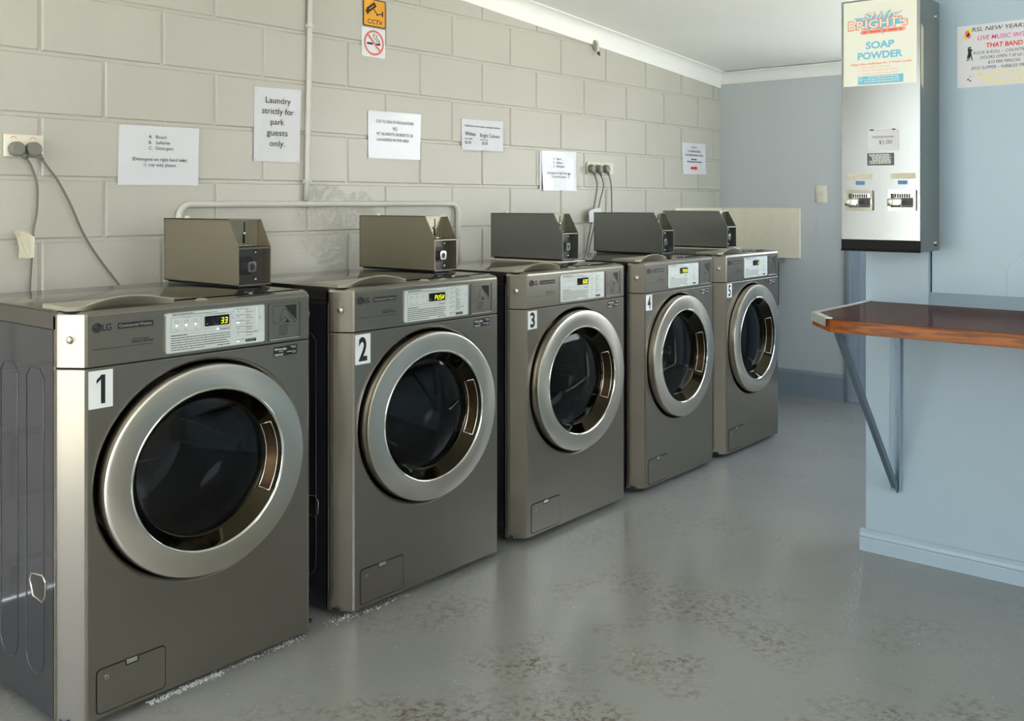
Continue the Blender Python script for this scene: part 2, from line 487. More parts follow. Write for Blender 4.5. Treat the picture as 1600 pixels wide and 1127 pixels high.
def floor_mat():
    m = bpy.data.materials.new('painted_concrete_floor'); m.use_nodes = True
    n, l = m.node_tree.nodes, m.node_tree.links; b = n['Principled BSDF']
    tc = n.new('ShaderNodeTexCoord')
    def noise(s, d=5, r=0.5):
        q = n.new('ShaderNodeTexNoise'); q.inputs['Scale'].default_value = s; q.inputs['Detail'].default_value = d; q.inputs['Roughness'].default_value = r
        l.new(tc.outputs['Object'], q.inputs['Vector']); return q
    def ramp(src, p0, p1, c0=(0, 0, 0, 1), c1=(1, 1, 1, 1)):
        q = n.new('ShaderNodeValToRGB'); q.color_ramp.elements[0].position = p0; q.color_ramp.elements[1].position = p1
        q.color_ramp.elements[0].color = c0; q.color_ramp.elements[1].color = c1; l.new(src, q.inputs[0]); return q
    def mixc(fac, a, bcol):
        q = n.new('ShaderNodeMix'); q.data_type = 'RGBA'; l.new(fac, q.inputs[0])
        if isinstance(a, tuple): q.inputs[6].default_value = a
        else: l.new(a, q.inputs[6])
        if isinstance(bcol, tuple): q.inputs[7].default_value = bcol
        else: l.new(bcol, q.inputs[7])
        return q.outputs[2]
    def mul(a, bq):
        q = n.new('ShaderNodeMath'); q.operation = 'MULTIPLY'; l.new(a, q.inputs[0]); l.new(bq, q.inputs[1]); return q.outputs[0]
    base = mixc(noise(1.6).outputs[0], (*lin((132, 133, 128)), 1), (*lin((150, 150, 144)), 1))
    patch = ramp(noise(3.1, 4).outputs[0], 0.47, 0.60).outputs[0]
    fine = ramp(noise(55, 6, 0.7).outputs[0], 0.47, 0.62).outputs[0]
    dd = n.new('ShaderNodeVectorMath'); dd.operation = 'DISTANCE'; dd.inputs[1].default_value = (-0.35, 0.72, 0.06); l.new(tc.outputs['Object'], dd.inputs[0])
    mk = n.new('ShaderNodeMapRange'); mk.inputs[1].default_value = 1.15; mk.inputs[2].default_value = 0.45; mk.inputs[3].default_value = 0.25; mk.inputs[4].default_value = 1.0
    l.new(dd.outputs['Value'], mk.inputs[0])
    worn = mul(mul(patch, fine), mk.outputs[0])
    c = mixc(worn, base, (*lin((98, 82, 64)), 1))
    spk = ramp(noise(160, 1).outputs[0], 0.765, 0.79).outputs[0]
    c = mixc(spk, c, (*lin((205, 205, 200)), 1))
    l.new(c, b.inputs['Base Color'])
    rr = n.new('ShaderNodeMapRange'); rr.inputs[3].default_value = 0.15; rr.inputs[4].default_value = 0.27; l.new(worn, rr.inputs[0])
    l.new(rr.outputs[0], b.inputs['Roughness'])
    b.inputs['Specular IOR Level'].default_value = 0.75
    bn = noise(120, 4)
    b2 = noise(14, 3)
    ad = n.new('ShaderNodeMath'); ad.operation = 'ADD'; l.new(bn.outputs[0], ad.inputs[0]); l.new(b2.outputs[0], ad.inputs[1])
    bp = n.new('ShaderNodeBump'); bp.inputs['Strength'].default_value = 0.28; bp.inputs['Distance'].default_value = 0.003
    l.new(ad.outputs[0], bp.inputs['Height']); l.new(bp.outputs[0], b.inputs['Normal'])
    return m


M['floor'] = floor_mat()


def wood_mat(name, c0, c1, rough, axis_scale, coat, spec=0.3):
    m = bpy.data.materials.new(name); m.use_nodes = True
    n, l = m.node_tree.nodes, m.node_tree.links; b = n['Principled BSDF']
    tc = n.new('ShaderNodeTexCoord'); mp = n.new('ShaderNodeMapping'); mp.inputs['Scale'].default_value = axis_scale
    l.new(tc.outputs['Object'], mp.inputs[0])
    a = n.new('ShaderNodeTexNoise'); a.inputs['Scale'].default_value = 6; a.inputs['Detail'].default_value = 8; a.inputs['Distortion'].default_value = 1.2
    l.new(mp.outputs[0], a.inputs['Vector'])
    r = n.new('ShaderNodeValToRGB'); r.color_ramp.elements[0].position = 0.34; r.color_ramp.elements[1].position = 0.66
    r.color_ramp.elements[0].color = (*lin(c0), 1); r.color_ramp.elements[1].color = (*lin(c1), 1)
    l.new(a.outputs[0], r.inputs[0]); l.new(r.outputs[0], b.inputs['Base Color'])
    b.inputs['Specular IOR Level'].default_value = spec; b.inputs['Roughness'].default_value = rough; b.inputs['Coat Weight'].default_value = coat; b.inputs['Coat Roughness'].default_value = 0.12
    bp = n.new('ShaderNodeBump'); bp.inputs['Strength'].default_value = 0.1; bp.inputs['Distance'].default_value = 0.001
    l.new(a.outputs[0], bp.inputs['Height']); l.new(bp.outputs[0], b.inputs['Normal'])
    return m


M['wood_top'] = wood_mat('dark_varnished_wood', (58, 26, 16), (104, 54, 32), 0.4, (14, 1, 8), 0.32, 0.0)
M['wood_edge'] = wood_mat('orange_varnished_wood', (100, 44, 6), (158, 88, 20), 0.35, (10, 1.2, 14), 0.25, 0.0)

# ------------------------------------------------------------------ the setting
bm = NB(); prism(bm, [(XL, 0.0), (XL, YB), (XP+0.1, YB), (XP+0.1, -2.62), (XF+0.13, -2.62), (XF+0.13, 0.0)], 'z', -0.12, 0.0); struct('floor', bm, M['floor'])
bm = NB(); box(bm, -40, XL-0.001, -40, 40, -0.16, -0.03); struct('ground_side', bm, M['ground'])
bm = NB(); box(bm, XF+0.15, 40, -40, 40, -0.16, -0.03); struct('ground_rear', bm, M['ground'])
bm = NB(); prism(bm, [(XL, -40), (XF+0.15, -40), (XF+0.15, -2.625), (XP+0.105, -2.625), (XP+0.105, YB-0.121), (XL, YB-0.121)], 'z', -0.16, -0.03); struct('ground_front', bm, M['ground'])

# block wall: every block face stands 5 mm proud of its mortar
bm = NB()
BH, BL_ = 0.1889, 0.4
rnd = random.Random(4)
box(bm, XL, XF, 0.006, 0.19, 0.0, 2.56, mi=0)
zL0 = 1.2375
row = -7
while zL0+row*BH < 2.5:
    z0 = zL0+row*BH; z1 = z0+BH
    off = 0.2 if row % 2 == 0 else 0.0     # row 0 lies just above the eye-level joint and has joints at even multiples
    x = -3.2+(0.0 if row % 2 == 0 else 0.2)
    while x < XF:
        a, b_ = max(x+0.005, XL), min(x+BL_-0.005, XF)
        zz0, zz1 = max(z0+0.005, 0), z1-0.005
        if b_-a > 0.02 and zz1 > 0.01:
            g = 0.004
            q = rnd.uniform(-0.0008, 0.0008)
            o4 = [(a, 0.006, zz0), (b_, 0.006, zz0), (b_, 0.006, zz1), (a, 0.006, zz1)]
            i4 = [(a+g, q, zz0+g), (b_-g, q, zz0+g), (b_-g, q, zz1-g), (a+g, q, zz1-g)]
            O = [bm.verts.new(p) for p in o4]; I = [bm.verts.new(p) for p in i4]
            for k in range(4):
                j = (k+1) % 4
                bm.faces.new((O[k], O[j], I[j], I[k]))
            bm.faces.new(I)
        x += BL_
    row += 1
struct('wall_left', bm, M['block'])

# far wall with a doorway in its right part
DO0, DO1, DZ = -0.885, -1.80, 1.76
bm = NB()
box(bm, XF, XF+0.13, DO0, 0.19, 0, 2.1)
box(bm, XF, XF+0.13, -2.62, DO1, 0, 2.1)
box(bm, XF, XF+0.13, DO1, DO0, DZ, 2.1)
struct('wall_back', bm, M['wall_blue'])
bm = NB()
for ya, yb in ((-0.806, DO0), (DO1, DO1-0.079)):
    y0, y1 = min(ya, yb), max(ya, yb)
    box(bm, XF-0.016, XF-0.0005, y0, y1, 0, DZ+0.079, 0.003)
    box(bm, XF-0.024, XF-0.016, y0+0.012, y1-0.014, 0, DZ+0.06, 0.003)
    box(bm, XF-0.029, XF-0.023, y0+0.034, y1-0.026, 0, DZ+0.04, 0.002)
box(bm, XF-0.016, XF-0.0005, DO1, DO0, DZ, DZ+0.079, 0.003)
box(bm, XF-0.012, XF+0.13, DO0-0.018, DO0-0.0003, 0, DZ, 0.001)
box(bm, XF-0.012, XF+0.13, DO1+0.0003, DO1+0.018, 0, DZ, 0.001)
box(bm, XF-0.012, XF+0.13, DO1, DO0, DZ-0.018, DZ-0.0003, 0.001)
# half-glazed door leaf: solid below, panes above
box(bm, XF+0.070, XF+0.108, DO1+0.02, DO0-0.02, 0.008, 0.96)
box(bm, XF+0.066, XF+0.112, DO1+0.12, DO0-0.12, 0.14, 0.84, 0.004)
for y0, y1 in ((DO1+0.02, DO1+0.085), (DO0-0.085, DO0-0.02)): box(bm, XF+0.070, XF+0.108, y0, y1, 0.96, DZ-0.022)
box(bm, XF+0.070, XF+0.108, DO1+0.085, DO0-0.085, DZ-0.085, DZ-0.022)
box(bm, XF+0.074, XF+0.104, DO1+0.085, DO0-0.085, 1.32, 1.345); box(bm, XF+0.074, XF+0.104, -1.355, -1.33, 0.96, DZ-0.085)
door1 = struct('door_1', bm, M['trim_blue'])
bm = NB(); bm.faces.new([bm.verts.new(p) for p in ((XF+0.089, DO0-0.085, 0.96), (XF+0.089, DO1+0.085, 0.96), (XF+0.089, DO1+0.085, DZ-0.085), (XF+0.089, DO0-0.085, DZ-0.085))]); o = obj('glass_panes', bm, M['clear'], None); o['kind'] = 'structure'
bm = NB(); cyl(bm, (XF+0.030, DO1+0.055, 0.90), 0.022, 0.014, 'x', 20); cyl(bm, (XF+0.044, DO1+0.055, 0.90), 0.010, 0.026, 'x', 14); o = obj('door_knob', bm, M['chrome'], door1); o.location -= door1.location
bm = NB(); prism(bm, [(XF-0.0005, 0), (XF-0.018, 0), (XF-0.018, 0.135), (XF-0.012, 0.152), (XF-0.0005, 0.154)], 'y', -0.806, -0.001)
for v in bm.verts: pass
struct('baseboard_back', bm, M['trim_blue'])

# partition on the right: post, recessed panel, bottom ledge
bm = NB()
box(bm, XP, XP+0.10, -1.985, YP, 0, 2.4)
box(bm, XP, XP+0.10, YB, -1.985, 0, 0.838)
box(bm, XP+0.020, XP+0.10, YB, -1.991, 0.838, 2.4); box(bm, XP+0.06, XP+0.10, -1.991, -1.985, 0.838, 2.4)
# hairline crack in the panel
tube(bm, [(XP+0.0198, y, z) for y, z in ((-2.212, 0.862), (-2.211, 0.915), (-2.213, 0.950), (-2.222, 0.972), (-2.243, 0.992), (-2.268, 1.015), (-2.300, 1.035))], 0.0007, 6)
struct('wall_right', bm, M['partition'])
bm = NB(); prism(bm, [(XP-0.0008, 0.8352), (XP+0.0195, 0.8352), (XP+0.0195, 0.8735), (XP+0.001, 0.8450), (XP-0.0008, 0.8445)], 'y', YB, -1.9858); struct('trim_3', bm, M['sill'])
bm = NB(); prism(bm, [(XP-0.0005, 0), (XP-0.016, 0), (XP-0.016, 0.040), (XP-0.012, 0.044), (XP-0.016, 0.049), (XP-0.014, 0.060), (XP-0.006, 0.069), (XP-0.0005, 0.071)], 'y', YB, YP+0.016)
struct('baseboard_right', bm, M['partition'])

# sloping ceiling and coved cornices
bm = NB()
for_pts = [(XL-0.6, ceil_z(XL-0.6)), (XF+0.2, ceil_z(XF+0.2)), (XF+0.2, ceil_z(XF+0.2)+0.1), (XL-0.6, ceil_z(XL-0.6)+0.1)]
prism(bm, for_pts, 'y', -2.72, 0.2)
xa, xb = XL-0.6, XP+0.14
prism(bm, [(xa, ceil_z(xa)), (xb, ceil_z(xb)), (xb, ceil_z(xb)+0.1), (xa, ceil_z(xa)+0.1)], 'y', YB-0.2, -2.72)
struct('ceiling', bm, M['ceiling'])
def cove(d, h):
    p = [(0, 0), (0, -h), (0.006, -h)]
    for i in range(1, 8):
        a = PI/2*i/8
        p.append((d-0.008-(d-0.014)*math.cos(a), -h+(h-0.008)*math.sin(a)*1.0))
    p += [(d-0.008, -0.008), (d, -0.006), (d, 0)]
    return p
bm = NB()
cp = cove(0.062, 0.092)
A = [bm.verts.new((XL, -p[0]-0.0005, ceil_z(XL)+p[1]-0.0005)) for p in cp]
B = [bm.verts.new((XF, -p[0]-0.0005, ceil_z(XF)+p[1]-0.0005)) for p in cp]
for i in range(len(cp)):
    j = (i+1) % len(cp); bm.faces.new((A[i], A[j], B[j], B[i]))
bm.faces.new(A); bm.faces.new(B[::-1]); bmesh.ops.recalc_face_normals(bm, faces=bm.faces)
struct('trim_1', bm, M['cornice'], 40)
bm = NB()
cp = cove(0.058, 0.070)
A = [bm.verts.new((XF-p[0]-0.0005, -0.001, ceil_z(XF)+p[1]-0.0005)) for p in cp]
B = [bm.verts.new((XF-p[0]-0.0005, -2.499, ceil_z(XF)+p[1]-0.0005)) for p in cp]
for i in range(len(cp)):
    j = (i+1) % len(cp); bm.faces.new((A[i], A[j], B[j], B[i]))
bm.faces.new(A); bm.faces.new(B[::-1]); bmesh.ops.recalc_face_normals(bm, faces=bm.faces)
struct('trim_2', bm, M['cornice'], 40)

bm = NB()
box(bm, XP+0.1, 2.2, -2.62, -2.5, 0, 2.4); box(bm, 4.1, XF, -2.62, -2.5, 0, 2.4); box(bm, 2.2, 4.1, -2.62, -2.5, 0, 0.85); box(bm, 2.2, 4.1, -2.62, -2.5, 1.79, 2.4)
struct('wall_inner', bm, M['wall_blue'])
# walls out of the frame: behind the camera, and the piers of the open side
bm = NB()
box(bm, XL, -2.5, YB-0.12, YB, 0, 2.56); box(bm, 0.7, XP+0.1, YB-0.12, YB, 0, 2.56); box(bm, -2.5, 0.7, YB-0.12, YB, 2.2, 2.56); box(bm, -2.5, 0.7, YB-0.12, YB, 0, 0.8)
struct('wall_front', bm, M['plain_wall'])
bm = NB()
box(bm, XL-0.12, XL, -0.30, 0.19, 0, 2.56)
box(bm, XL-0.12, XL, YB, -1.80, 0, 2.56)
box(bm, XL-0.12, XL, -1.80, -0.30, 2.2, 2.56)
struct('wall_side', bm, M['plain_wall'])

# ------------------------------------------------------------------ washing machines
EZ = 0.926
DCX, DCZ = -0.005, 0.5215       # middle of the porthole
HW = 0.345                      # half width over the sides
FW = 0.306                      # half width of the flat front


def front_outline():
    """plan outline of the front skin from the left side round to the right side (x, y)"""
    L = [(-HW, 0.070), (-HW, 0.060), (-HW+0.0015, 0.0545), (-HW+0.006, 0.0465), (-FW-0.006, 0.0085), (-FW-0.002, 0.0030), (-FW+0.004, 0.0)]
    return L+[(-x, y) for x, y in reversed(L)]


def wrap_skin(bm, z0, z1, top_r=0.0):
    """front skin between two heights, with folded-back top and bottom edges"""
    P = front_outline()
    zs = [(z0, 0.012), (z0, 0.0), (z1, 0.0), (z1, 0.012)]
    if top_r:
        zs = [(z0, 0.012), (z0, 0.0)]+[(z1-top_r+top_r*math.sin(a), top_r-top_r*math.cos(a)) for a in [0, 0.4, 0.8, 1.2, PI/2]]+[(z1, 0.09)]
    rows = []
    for z, inset in zs:
        r = []
        for x, y in P:
            sx = max(0.0, 1-inset/HW) if top_r == 0 else max(0, 1-min(inset, 0.012)/HW)
            r.append(bm.verts.new((x*sx, min(y+inset, 0.1), z)))
        rows.append(r)
    fs = []
    for A, B in zip(rows, rows[1:]):
        for i in range(len(P)-1):
            fs.append(bm.faces.new((A[i], A[i+1], B[i+1], B[i])))
    bmesh.ops.recalc_face_normals(bm, faces=fs)
    return bm


def front_with_hole(bm, z0, z1, rx, rz):
    """front skin with a porthole: flat middle fanned from the hole, chamfered sides either side"""
    P = front_outline()
    k = [i for i, p in enumerate(P) if abs(p[1]) < 1e-6]          # the two ends of the flat part
    iL, iR = k[0], k[-1]
    for rng in (range(0, iL), range(iR, len(P)-1)):
        for i in rng:
            a, b_ = P[i], P[i+1]
            bm.faces.new([bm.verts.new(c) for c in ((a[0], a[1], z0), (b_[0], b_[1], z0), (b_[0], b_[1], z1), (a[0], a[1], z1))])
    xl, xr = P[iL][0], P[iR][0]
    cx, cz = DCX, DCZ
    n = 120
    angs = [2*PI*i/n for i in range(n)]
    corners = [math.atan2(zc-cz, xc-cx) % (2*PI) for xc in (xl, xr) for zc in (z0, z1)]
    for c in corners:
        i = min(range(n), key=lambda q: abs((angs[q]-c+PI) % (2*PI)-PI)); angs[i] = c
    angs.sort()
    def border(a):
        dx, dz = math.cos(a), math.sin(a); t = 1e9
        if dx > 1e-9: t = min(t, (xr-cx)/dx)
        if dx < -1e-9: t = min(t, (xl-cx)/dx)
        if dz > 1e-9: t = min(t, (z1-cz)/dz)
        if dz < -1e-9: t = min(t, (z0-cz)/dz)
        return cx+dx*t, cz+dz*t
    def ell(a, s):
        # the point of the hole seen in direction a
        dx, dz = math.cos(a), math.sin(a); t = 1/math.sqrt((dx/rx)**2+(dz/rz)**2)*1.0
        t += s
        return cx+dx*t, cz+dz*t
    rows = []
    rows.append([bm.verts.new((border(a)[0], 0.0, border(a)[1])) for a in angs])
    for s, y in ((0.0105, 0.0), (0.007, 0.0012), (0.003, 0.005), (0.0, 0.012), (0.0, 0.05)):
        rows.append([bm.verts.new((ell(a, s)[0], y, ell(a, s)[1])) for a in angs])
    for A, B in zip(rows, rows[1:]):
        for i in range(n):
            j = (i+1) % n
            bm.faces.new((A[i], A[j], B[j], B[i]))
    # rolled top edge
    for (ya, za), (yb, zb) in zip(((0, 0), (0.0008, 0.0016), (0.0025, 0.0025)), ((0.0008, 0.0016), (0.0025, 0.0025), (0.012, 0.0025))):
        t0 = [bm.verts.new((p[0]*(1-ya/HW), p[1]+ya, z1+za)) for p in P]; t1 = [bm.verts.new((p[0]*(1-yb/HW), p[1]+yb, z1+zb)) for p in P]
        for i in range(len(P)-1): bm.faces.new((t0[i], t0[i+1], t1[i+1], t1[i]))
    # bottom return
    b0 = [bm.verts.new((p[0], p[1], z0)) for p in P]; b1 = [bm.verts.new((p[0]*0.97, p[1]+0.03, z0+0.001)) for p in P]
    for i in range(len(P)-1): bm.faces.new((b0[i], b0[i+1], b1[i+1], b1[i]))
    bmesh.ops.remove_doubles(bm, verts=bm.verts, dist=1e-5)
    bmesh.ops.recalc_face_normals(bm, faces=bm.faces)
    # make the flat face the camera's side
    for f in bm.faces:
        if abs(f.normal.y) > 0.9:
            if f.normal.y > 0: bmesh.ops.reverse_faces(bm, faces=bm.faces)
            break
    return bm


def washer(num, cx, sx, yf, digits, leds):
    t = thing('washing_machine', WASH_LABEL[num], 'washing machine', (cx, yf, 0), 0, 'front loading washing machines along the block wall')
    t.scale = (sx, 1, 1)
    ZS, ZT = 0.799, 0.925
    # cabinet: two sides, back, floor
    bm = NB()
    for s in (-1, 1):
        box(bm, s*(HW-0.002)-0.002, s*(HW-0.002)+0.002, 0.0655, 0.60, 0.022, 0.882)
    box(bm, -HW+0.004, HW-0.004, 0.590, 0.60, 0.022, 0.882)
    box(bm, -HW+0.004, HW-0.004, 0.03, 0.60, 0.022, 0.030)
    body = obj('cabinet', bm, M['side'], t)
    # stamped loops and a folded front edge on the left side
    bm = NB()
    xs = -HW-0.0002
    for ya, yb in ((0.115, 0.200), (0.245, 0.335), (0.38, 0.47)):
        zb, zt, r = 0.10, 0.79, (yb-ya)/2
        pts = [(xs, ya, zt-0.02)]
        pts += [(xs, ya, zb+r)]+[(xs, (ya+yb)/2-r*math.cos(a), zb+r-r*math.sin(a)) for a in [PI*i/10 for i in range(1, 10)]]+[(xs, yb, zb+r)]
        pts += [(xs, yb, zt-0.02), (xs, yb-0.02, zt), (xs, ya+0.02, zt), (xs, ya, zt-0.02)]
        tube(bm, pts, 0.0016, 6, caps=False)
    obj('stamped_groove', bm, M['side'], body)
    bm = NB(); box(bm, xs-0.0008, xs+0.003, 0.062, 0.0645, 0.024, 0.880); obj('edge_fold', bm, M['chrome'], body)
    # carrying handle sunk in the left side
    bm = NB()
    hp = [(0.105, 0.315), (0.118, 0.328), (0.172, 0.322), (0.182, 0.306), (0.165, 0.272), (0.120, 0.268), (0.107, 0.285)]
    hp = [(p[0], p[1]-0.0) for p in hp]
    tube(bm, [(xs, p[0], p[1]) for p in hp+[hp[0]]], 0.0028, 6, caps=False)
    lab(obj('handle_rim', bm, M['chrome'], body), 'bright rim of the sunken side handle')
    bm = NB(); prism(bm, hp, 'x', xs-0.0006, xs+0.0006); obj('handle_recess', bm, M['zinc'], body)  # flat plate, the dim inside of the handle put into its dark colour
    # feet
    for fx in (-0.29, 0.29):
        for fy in (0.10, 0.54):
            bm = NB(); cyl(bm, (fx, fy, 0.0), 0.022, 0.008, 'z', 20, 0.019); cyl(bm, (fx, fy, 0.008), 0.008, 0.018, 'z', 12)
            obj('foot', bm, M['black'], t)
    # top
    bm = NB()
    pts = [(0.060, 0.884), (0.600, 0.884), (0.600, 0.918), (0.597, 0.923), (0.590, 0.925), (0.0905, 0.925), (0.0875, 0.9235), (0.086, 0.925), (0.060, 0.925)]
    prism(bm, pts, 'x', -HW, HW)
    es = [e for e in bm.edges if abs(e.verts[0].co.x) > HW-1e-4 and abs(e.verts[0].co.x-e.verts[1].co.x) < 1e-5 and min(e.verts[0].co.z, e.verts[1].co.z) > 0.915]
    bmesh.ops.bevel(bm, geom=es, offset=0.004, segments=2, affect='EDGES')
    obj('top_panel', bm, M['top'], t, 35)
    bm = NB(); box(bm, -HW+0.001, HW-0.001, 0.066, 0.598, 0.879, 0.8855); obj('top_seam', bm, M['gap'], t)
    # fascia
    bm = NB(); wrap_skin(bm, ZS+0.0025, ZT, 0.012)
    fas = obj('fascia', bm, M['fascia'], t)
    bm = NB(); P = [(x*0.985, y+0.004) for x, y in front_outline()]; prism(bm, P, 'z', ZS-0.004, ZS+0.006); obj('seam', bm, M['gap'], t)
    bm = NB(); front_with_hole(bm, 0.020, ZS-0.0035, 0.279, 0.279*EZ*0.998)
    fp = obj('front_panel', bm, M['paint_grey'], t)
    # pinch slot and screw on top
    bm = NB(); rect_top(bm, 0.11, 0.215, 0.022, 0.060, ZT+0.0006); obj('top_slot', bm, M['ink'], t)
    bm = NB(); cyl(bm, (0.175, 0.075, ZT), 0.006, 0.003, 'z', 14, 0.004); obj('screw', bm, M['screw'], t)
    # side screws of the fascia, in shallow dishes
    nrm = Vector((-0.80, -0.60, 0)).normalized()
    for s in (-1, 1):
        bm = NB()
        c = Vector((-0.3275, 0.0295, 0.862))
        a = Vector((0, 0, 1)); b_ = nrm.cross(a)
        R = []
        for r, h in ((0.0125, 0.0002), (0.0085, 0.0005), (0.0065, 0.003), (0.003, 0.0042), (0.002, 0.002), (0, 0.002)):
            R.append([bm.verts.new(c+nrm*h+a*r*math.cos(2*PI*k/16)+b_*r*math.sin(2*PI*k/16)) for k in range(16)])
        for A, B in zip(R, R[1:]):
            for k in range(16):
                bm.faces.new((A[k], A[(k+1) % 16], B[(k+1) % 16], B[k]))
        bmesh.ops.remove_doubles(bm, verts=bm.verts, dist=1e-6)
        if s > 0:
            for v in bm.verts: v.co.x = -v.co.x
        bmesh.ops.recalc_face_normals(bm, faces=bm.faces)
        
        for f in bm.faces:
            if (f.calc_center_median()-Vector((c.x if s < 0 else -c.x, c.y, c.z))).length > 0.0062: f.material_index = 1
        obj('screw', bm, [M['screw'], M['paint_grey']], fas, 30)
    # printed marks on the fascia
    y = -0.0007
    bm = NB()
    lathe(bm, [(0.0115, y), (0.0, y)], -0.281, 0.8865, 0.95, 32, mi=0)
    for f in bm.faces:
        f.normal_update()
        if f.normal.y > 0: f.normal_flip()
    text(bm, 'LG', -0.2685, 0.8790, 0.0145, y, width=0.0205, bold=0.012)
    lab(obj('logo', bm, M['ink'], fas), 'round face mark and two letters in dark print')
    bm = NB()
    y2 = -0.0010
    # face: an L-shaped nose, one eye and the broken rim
    rect(bm, -0.2822, -0.2808, 0.8828, 0.8915, y2); rect(bm, -0.2822, -0.2780, 0.8828, 0.8840, y2)
    lathe(bm, [(0.0013, y2), (0, y2)], -0.2858, 0.8898, 1, 12)
    for i in range(22):
        a0 = math.radians(95+i*12); a1 = math.radians(95+(i+1)*12)
        flat(bm, [(-0.281+r*math.cos(a), 0.8865+0.95*r*math.sin(a)) for r, a in ((0.0082, a0), (0.0092, a0), (0.0092, a1), (0.0082, a1))], y2)
    rect(bm, -0.2760, -0.2718, 0.8860, 0.8870, y2)
    for f in bm.faces:
        f.normal_update()
        if f.normal.y > 0: f.normal_flip()
    obj('logo_face', bm, M['fascia'], fas)
    bm = NB(); rect(bm, -0.232, -0.146, 0.8795, 0.8925, y); nt = lab(obj('name_strip', bm, M['ink'], fas), 'black strip reading Commercial Washer')
    bm = NB(); text(bm, 'Commercial Washer', -0.189, 0.8832, 0.0062, y2, 'c', 0.081, 0.008); obj('lettering', bm, M['ink_faint'], nt)
    bm = NB()
    greek(bm, -0.196, -0.158, 0.8525, 0.0012, y, 3)
    text(bm, 'Direct Drive', -0.146, 0.8445, 0.0062, y, 'r', 0.052)
    rect(bm, -0.291, -0.146, 0.8383, 0.8391, y)
    obj('printed_marks', bm, M['ink'], fas)
    # control panel
    X0, X1, Z0, Z1 = -0.117, 0.162, 0.8085, 0.9045
    bm = NB()
    o = rrect(X0, X1, Z0, Z1, 0.006); i_ = rrect(X0+0.0018, X1-0.0018, Z0+0.0018, Z1-0.0018, 0.005)
    prism(bm, i_, 'y', -0.0030, 0.0)
    cpan = lab(obj('control_panel', bm, M['silver'], t), 'silver control panel')
    bm = NB(); frame_ring(bm, o, i_, -0.0036, 0.0005); obj('panel_edge', bm, M['silver_edge'], cpan)
    yp = -0.0036
    W, H = X1-X0, Z1-Z0
    U = lambda u: X0+u*W
    V = lambda v: Z1-v*H
    bm = NB(); prism(bm, rrect(U(0.375), U(0.62), V(0.425), V(0.17), 0.002), 'y', -0.0046, -0.003)
    disp = lab(obj('display', bm, M['window'], cpan), 'black display window')
    yd = -0.0050
    dh = 0.0140; dw = 0.0080
    if digits[0]:
        bm = NB(); seg_digits(bm, digits[0], U(0.615)-0.0035-len(digits[0])*dw*1.3+0.001, V(0.385), dw, dh, yd); obj('digits', bm, M['digit'], disp)
    if digits[1]:
        bm = NB(); seg_digits(bm, digits[1], U(0.440), V(0.385), dw, dh, yd); obj('unlit_digits', bm, M['digit_off'], disp)
    bm = NB(); rect(bm, U(0.385), U(0.405), V(0.375), V(0.355), yd); obj('display_mark', bm, M['ink_faint'], disp)
    # print on the control panel
    bm = NB()
    greek(bm, U(0.06), U(0.27), V(0.055), 0.0016, yp, 1); greek(bm, U(0.06), U(0.50), V(0.085), 0.0013, yp, 2)
    for x0, x1, z0, z1 in ((0.05, 0.34, 0.49, 0.135), (0.365, 0.635, 0.485, 0.125)):
        for a in ((U(x0), U(x1), V(z0), V(z0)+0.0005), (U(x0), U(x1), V(z1), V(z1)+0.0005), (U(x0), U(x0)+0.0005, V(z0), V(z1)), (U(x1), U(x1)+0.0005, V(z0), V(z1))):
            rect(bm, *a, yp)
    text(bm, 'Processing', U(0.195), V(0.135)-0.0012, 0.0028, yp-0.0002, 'c', 0.021)
    text(bm, 'Est. Time Remaining', U(0.50), V(0.125)-0.0012, 0.0028, yp-0.0002, 'c', 0.042)
    for u, w in ((0.105, 'Wash'), (0.195, 'Rinse'), (0.285, 'Spin')):
        text(bm, w, U(u), V(0.45), 0.0026, yp, 'c')
        frame = rrect(U(u)-0.0042, U(u)+0.0042, V(0.275), V(0.21), 0.001, 2)
        for a, b_ in zip(frame, frame[1:]+frame[:1]):
            dx, dz = b_[0]-a[0], b_[1]-a[1]; L = math.hypot(dx, dz)
            if L < 1e-7: continue
            nx, nz = -dz/L*0.0003, dx/L*0.0003
            flat(bm, [(a[0]-nx, a[1]-nz), (b_[0]-nx, b_[1]-nz), (b_[0]+nx, b_[1]+nz), (a[0]+nx, a[1]+nz)], yp)
    rect(bm, U(0.15)-0.0006, U(0.15)+0.0006, V(0.25), V(0.24), yp); rect(bm, U(0.24)-0.0006, U(0.24)+0.0006, V(0.25), V(0.24), yp)
    greek(bm, U(0.53), U(0.63), V(0.54), 0.0016, yp, 5)
    greek(bm, U(0.05), U(0.21), V(0.585), 0.0019, yp, 11)
    rect(bm, U(0.05), U(0.63), V(0.555), V(0.555)+0.0003, yp)
    for k in range(6): greek(bm, U(0.05), U((0.63, 0.63, 0.63, 0.60, 0.62, 0.38)[k]), V(0.645+k*0.058), 0.0017, yp, 20+k)
    greek(bm, U(0.50), U(0.63), V(0.94), 0.0018, yp, 40)
    for v_, a in ((0.125, 1), (0.275, -1)):
        flat(bm, [(U(0.655), V(v_)), (U(0.668), V(v_)), (U(0.6615), V(v_)+a*0.0028)], yp)
    for k, (v_, w) in enumerate(((0.115, 'Hot'), (0.265, 'Warm'), (0.42, 'Cold'), (0.57, 'Delicates'), (0.715, 'Add Super Wash'))):
        text(bm, w, U(0.795), V(v_)+0.0003, 0.0036, yp, bold=0.01, width=0.0345 if k == 4 else None)
        greek(bm, U(0.795), U(0.868), V(v_+0.055), 0.0012, yp, 50+k)
    text(bm, 'START', U(0.945), V(0.375), 0.0022, yp-0.0012, 'c')
    flat(bm, [(U(0.937), V(0.30)), (U(0.953), V(0.30)), (U(0.945), V(0.335))], yp-0.0012)
